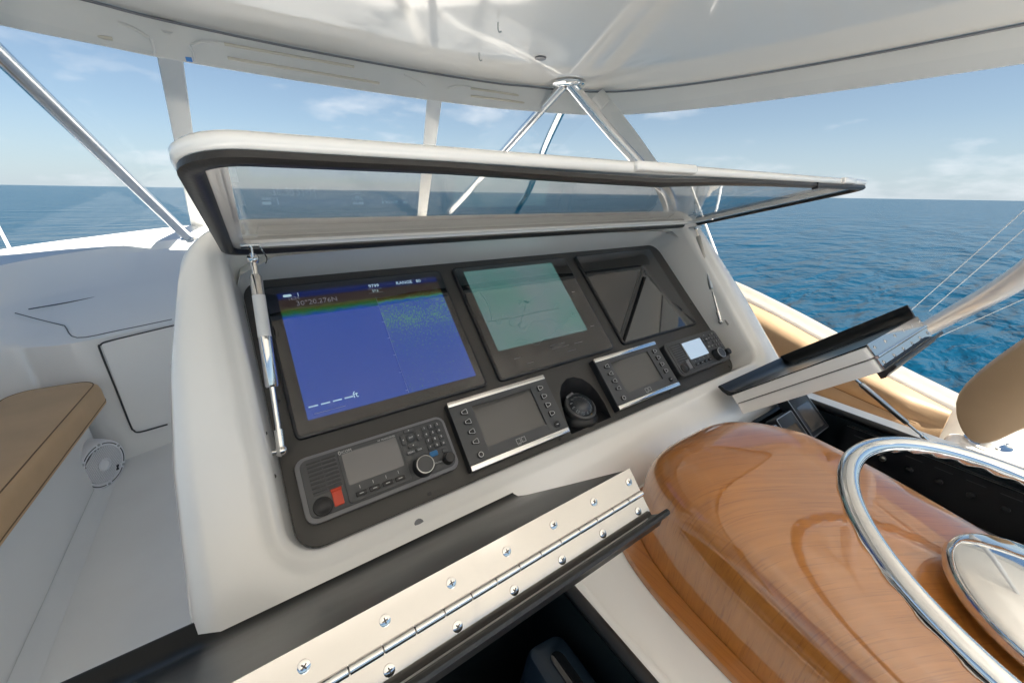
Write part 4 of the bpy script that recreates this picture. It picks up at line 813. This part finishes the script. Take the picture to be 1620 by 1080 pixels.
def bolster(y0, y1, label):
    t = thing('bolster', label, 'bolster', (2.2, (y0+y1)/2, -0.95)); lps = []
    N_ = 26
    for i in range(N_+1):
        y = y0+(y1-y0)*i/N_; z = cz(y); e_ = min(1.0, math.sin(math.pi*min(1, max(0.0, min(i, N_-i))/3/1.0*0.5)) if min(i, N_-i) < 3 else 1.0); e_ = max(e_, 0.25)
        h0, h1 = z-0.035, max(z-0.40, -0.96); xx = 2.275; th = 0.11*e_; mid = (h0+h1)/2; hh = (h0-h1)/2*(0.93+0.07*e_)
        lps.append([(xx-th*a, y, mid+hh*b) for a, b in ((0, 1), (.55, .985), (.9, .9), (1, .7), (1, .35), (.93, .08), (.86, .0), (.93, -.08), (1, -.35), (1, -.7), (.9, -.9), (.55, -.985), (0, -1))])
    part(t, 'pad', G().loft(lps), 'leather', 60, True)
    part(t, 'seam', G().tube([Vector((2.275-0.11*0.862, y0+(y1-y0)*k/20, (cz(y0+(y1-y0)*k/20)-0.035+max(cz(y0+(y1-y0)*k/20)-0.40, -0.96))/2)) for k in range(1, 20)], 0.0028, 6), 'stitch', 60, True)
bolster(0.13, 1.55, 'tan bolster pad along the starboard coaming beyond the box lid')
def cushion(name, label, cat, x0, x1, y0, y1, z0, z1, m, r=0.05, rot=0.0):
    t = thing(name, label, cat, Matrix.Translation((x1, y1, 0)) @ Matrix.Rotation(rot, 4, 'Z') @ Matrix.Translation((-x1, -y1, 0)) @ Matrix.Translation(((x0+x1)/2, (y0+y1)/2, z0))); cx__, cy__, w, h = (x0+x1)/2, (y0+y1)/2, x1-x0, y1-y0
    prof = [(0.012, 0.0), (0.0, 0.02), (0.0, 0.62), (0.004, 0.80), (0.016, 0.93), (0.035, 1.0), (0.10, 1.05), (0.2, 1.07)]
    g = G().loft([[(x, y, z0+(z1-z0)*f) for x, y in rr(cx__, cy__, w-2*min(i, w*0.45), h-2*min(i, h*0.45), max(r-i*0.5, 0.01), 6, 6)] for i, f in prof])
    sh = Matrix.Translation((-(x0+x1)/2, -(y0+y1)/2, -z0)); g.xf(sh)
    part(t, 'pad', g, m, 70)
    def welt(i, f, rr_):
        l_ = [Vector((x, y, z0+(z1-z0)*f)) for x, y in rr(cx__, cy__, w-2*i, h-2*i, rr_, 6, 6)]
        part(t, 'welt', G().tube(l_+[l_[0]], 0.0022, 6).xf(sh), 'stitch', 60)
    welt(0.0165, 0.935, r*0.9); welt(0.0, 0.12, r)
    return t
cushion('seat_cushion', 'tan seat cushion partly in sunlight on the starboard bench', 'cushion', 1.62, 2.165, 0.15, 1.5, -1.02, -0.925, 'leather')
bs = thing('side_bench', 'white moulded starboard bench base under the tan cushion', 'bench', (1.9, 0, FLOOR))
part(bs, 'seat_base', G().slab(1.925, 0.82, 0.60, 1.5, 0.03, FLOOR, -1.0205, 0.01), 'gelcoat', 40, True)
part(bs, 'aft_deck', G().slab(1.83, -0.72, 0.78, 1.66, 0.05, FLOOR, -0.86, 0.02), 'gelcoat', 40, True)
# companion seat back
cs = thing('companion_seat', 'tan padded companion seat back on a white arm at the right edge', 'seat', atz(1560, 702, -0.855))
ol = [(1516, 632), (1524, 612), (1548, 588), (1590, 556), (1660, 510), (1740, 470), (1760, 560), (1690, 640), (1620, 672), (1580, 690), (1550, 694), (1530, 680), (1518, 655)]
pp = [atx(a, b, 1.92) for a, b in ol]; cc_ = sum(pp, Vector())/len(pp); lps = []
for k, (dx, s) in enumerate(((-0.07, .90), (-0.064, .955), (-0.045, .988), (0.0, 1.0), (0.04, .988), (0.058, .955), (0.065, .90))):
    lps.append([cc_+(p-cc_)*s+Vector((dx, 0, 0)) for p in spline(pp+[pp[0]], 4)[:-1]])
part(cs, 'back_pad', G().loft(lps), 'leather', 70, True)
ft = atz(1562, 700, -0.852); 
part(cs, 'arm', G().tube(spline([ft, ft+Vector((0.01, -0.01, 0.05)), atx(1600, 660, 2.10), atx(1660, 600, 2.08), atx(1740, 560, 2.05)], 6), 0.034, 18), 'white_paint', 60, True)
part(cs, 'foot_flange', G().lathe([(0.062, -0.006), (0.062, 0.004), (0.045, 0.008), (0.036, 0.014)], ft, (0, 0, 1), 28), 'steel', 40, True)
for k in range(4): part(cs, 'flange_bolt', G().lathe([(0.008, 0.004), (0.007, 0.010), (0.001, 0.011)], ft+Vector((0.05*math.cos(k*math.pi/2+.6), 0.05*math.sin(k*math.pi/2+.6), 0)), (0, 0, 1), 10), 'steel', 40, True)
# ------------------------------------------------------------------ port seat, base wall, speaker
PWX = -0.81
pbn = thing('port_bench', 'white moulded port bench base beside the walkway', 'bench', (-1.05, 1.4, FLOOR))
part(pbn, 'seat_base', G().slab(-1.10, 1.35, 0.58, 2.45, 0.03, FLOOR, -1.0, 0.012), 'gelcoat', 40, True)
part(pbn, 'base_molding', G().box(-0.809, -0.803, 0.2, 2.56, -1.055, -1.045), 'gelcoat', 30, True)
part(pbn, 'seat_fillet', G().loft([[(-0.812, y, FLOOR+0.001), (-0.76, y, FLOOR+0.001), (-0.79, y, FLOOR+0.012), (-0.808, y, FLOOR+0.05)] for y in (0.15, 2.5)]), 'gelcoat_deck', 60, True)
cushion('seat_cushion', 'tan seat cushion on the port bench by the walkway', 'cushion', -1.03, -0.700, 0.2, 2.585, -0.999, -0.885, 'leather_port_lightened', 0.09, math.radians(-3.4))
cushion('back_cushion', 'tan cushion outboard of the port seat cushion at the left edge', 'cushion', -1.34, -1.04, 0.25, 2.50, -0.999, -0.875, 'leather_port_lightened', 0.05, math.radians(-3.4))
sp_c = atx(148, 735, PWX); sp_c.x = PWX
SM = Matrix.Translation(sp_c) @ Matrix.Rotation(math.radians(-30), 4, 'Z') @ Matrix(((0, 0, 1, 0), (1, 0, 0, 0), (0, 1, 0, 0), (0, 0, 0, 1))) @ Matrix.Scale(1.42, 4)
spk = thing('speaker', 'round white marine speaker on the port bench wall', 'speaker', SM)
part(spk, 'housing', G().lathe([(0.088, -0.045), (0.088, 0.004), (0.083, 0.030), (0.079, 0.034), (0.066, 0.034), (0.064, 0.030), (0.001, 0.030)], n=48), 'speaker_white', 40)
part(spk, 'cone', G().lathe([(0.0625, 0.0305), (0.060, 0.0307), (0.001, 0.0307)], n=40), 'gap_dark', 40)
for k in range(19):
    y = -0.057+0.0063*k; hw = math.sqrt(max(0.0, 0.062**2-y*y))
    if hw > 0.006: part(spk, 'grille_slat', G().box(-hw, hw, y-0.0014, y+0.0014, 0.031, 0.0345).xf(Matrix.Rotation(math.radians(35), 4, 'Z')), 'speaker_white', 0)
part(spk, 'tweeter', G().lathe([(0.022, 0.031), (0.022, 0.037), (0.018, 0.039), (0.015, 0.036), (0.001, 0.036)], n=28), 'speaker_white', 40)
sm_ = shared('grille_screw', G().lathe([(0.0045, 0), (0.004, 0.002), (0.001, 0.0022)], n=10), 'steel_dull')
for k in range(6): inst(spk, 'grille_screw', sm_, (0.0745*math.cos(k*math.pi/3+.4), 0.0745*math.sin(k*math.pi/3+.4), 0.034))
for k in range(6):
    a0_, a1_ = k*math.pi/3+.55, (k+1)*math.pi/3+.25
    part(spk, 'ring_slot', G().tube([(0.0735*math.cos(a0_+(a1_-a0_)*j/6), 0.0735*math.sin(a0_+(a1_-a0_)*j/6), 0.0338) for j in range(7)], 0.0018, 6), 'gap_dark', 60)
part(spk, 'emblem', G().box(-0.010, 0.010, -0.002, 0.002, 0, 0.002).xf(Matrix.Translation((0.036, -0.040, 0.0346)) @ Matrix.Rotation(math.radians(50), 4, 'Z')).box(0.0345, 0.0375, -0.049, -0.031, 0.0346, 0.0369), 'plastic_black', 0)
# ------------------------------------------------------------------ lines and rods outside
def line(name, a, b, r, m, label, cat, grp=None): solo(name, G().tube([a, a.lerp(b, 0.5), b], r, 8), m, label, cat, grp, 60, base=b)
line('whip_antenna', atx(-20, 325, -1.60), atx(14, 391, -1.30), 0.010, 'white_paint', 'thin white rod outside the port coaming at the left edge', 'antenna')
line('whip_antenna', atx(1084, 270, 2.62), atx(1150, 445, 2.62), 0.007, 'white_paint', 'thin white rod outside the starboard coaming beside the hatch strut', 'antenna')
for k, (a, b) in enumerate((((1640, 315), (1425, 505)), ((1660, 328), (1470, 492)), ((1660, 455), (1480, 535)))):
    line('outrigger_line', atx(*a, 2.75), atx(*b, 2.75), 0.0017, 'wire', ('uppermost thin outrigger line crossing the sea at right', 'second thin outrigger line crossing the sea at right', 'thin outrigger line below the thick polished tube')[k], 'line', 'outrigger lines')
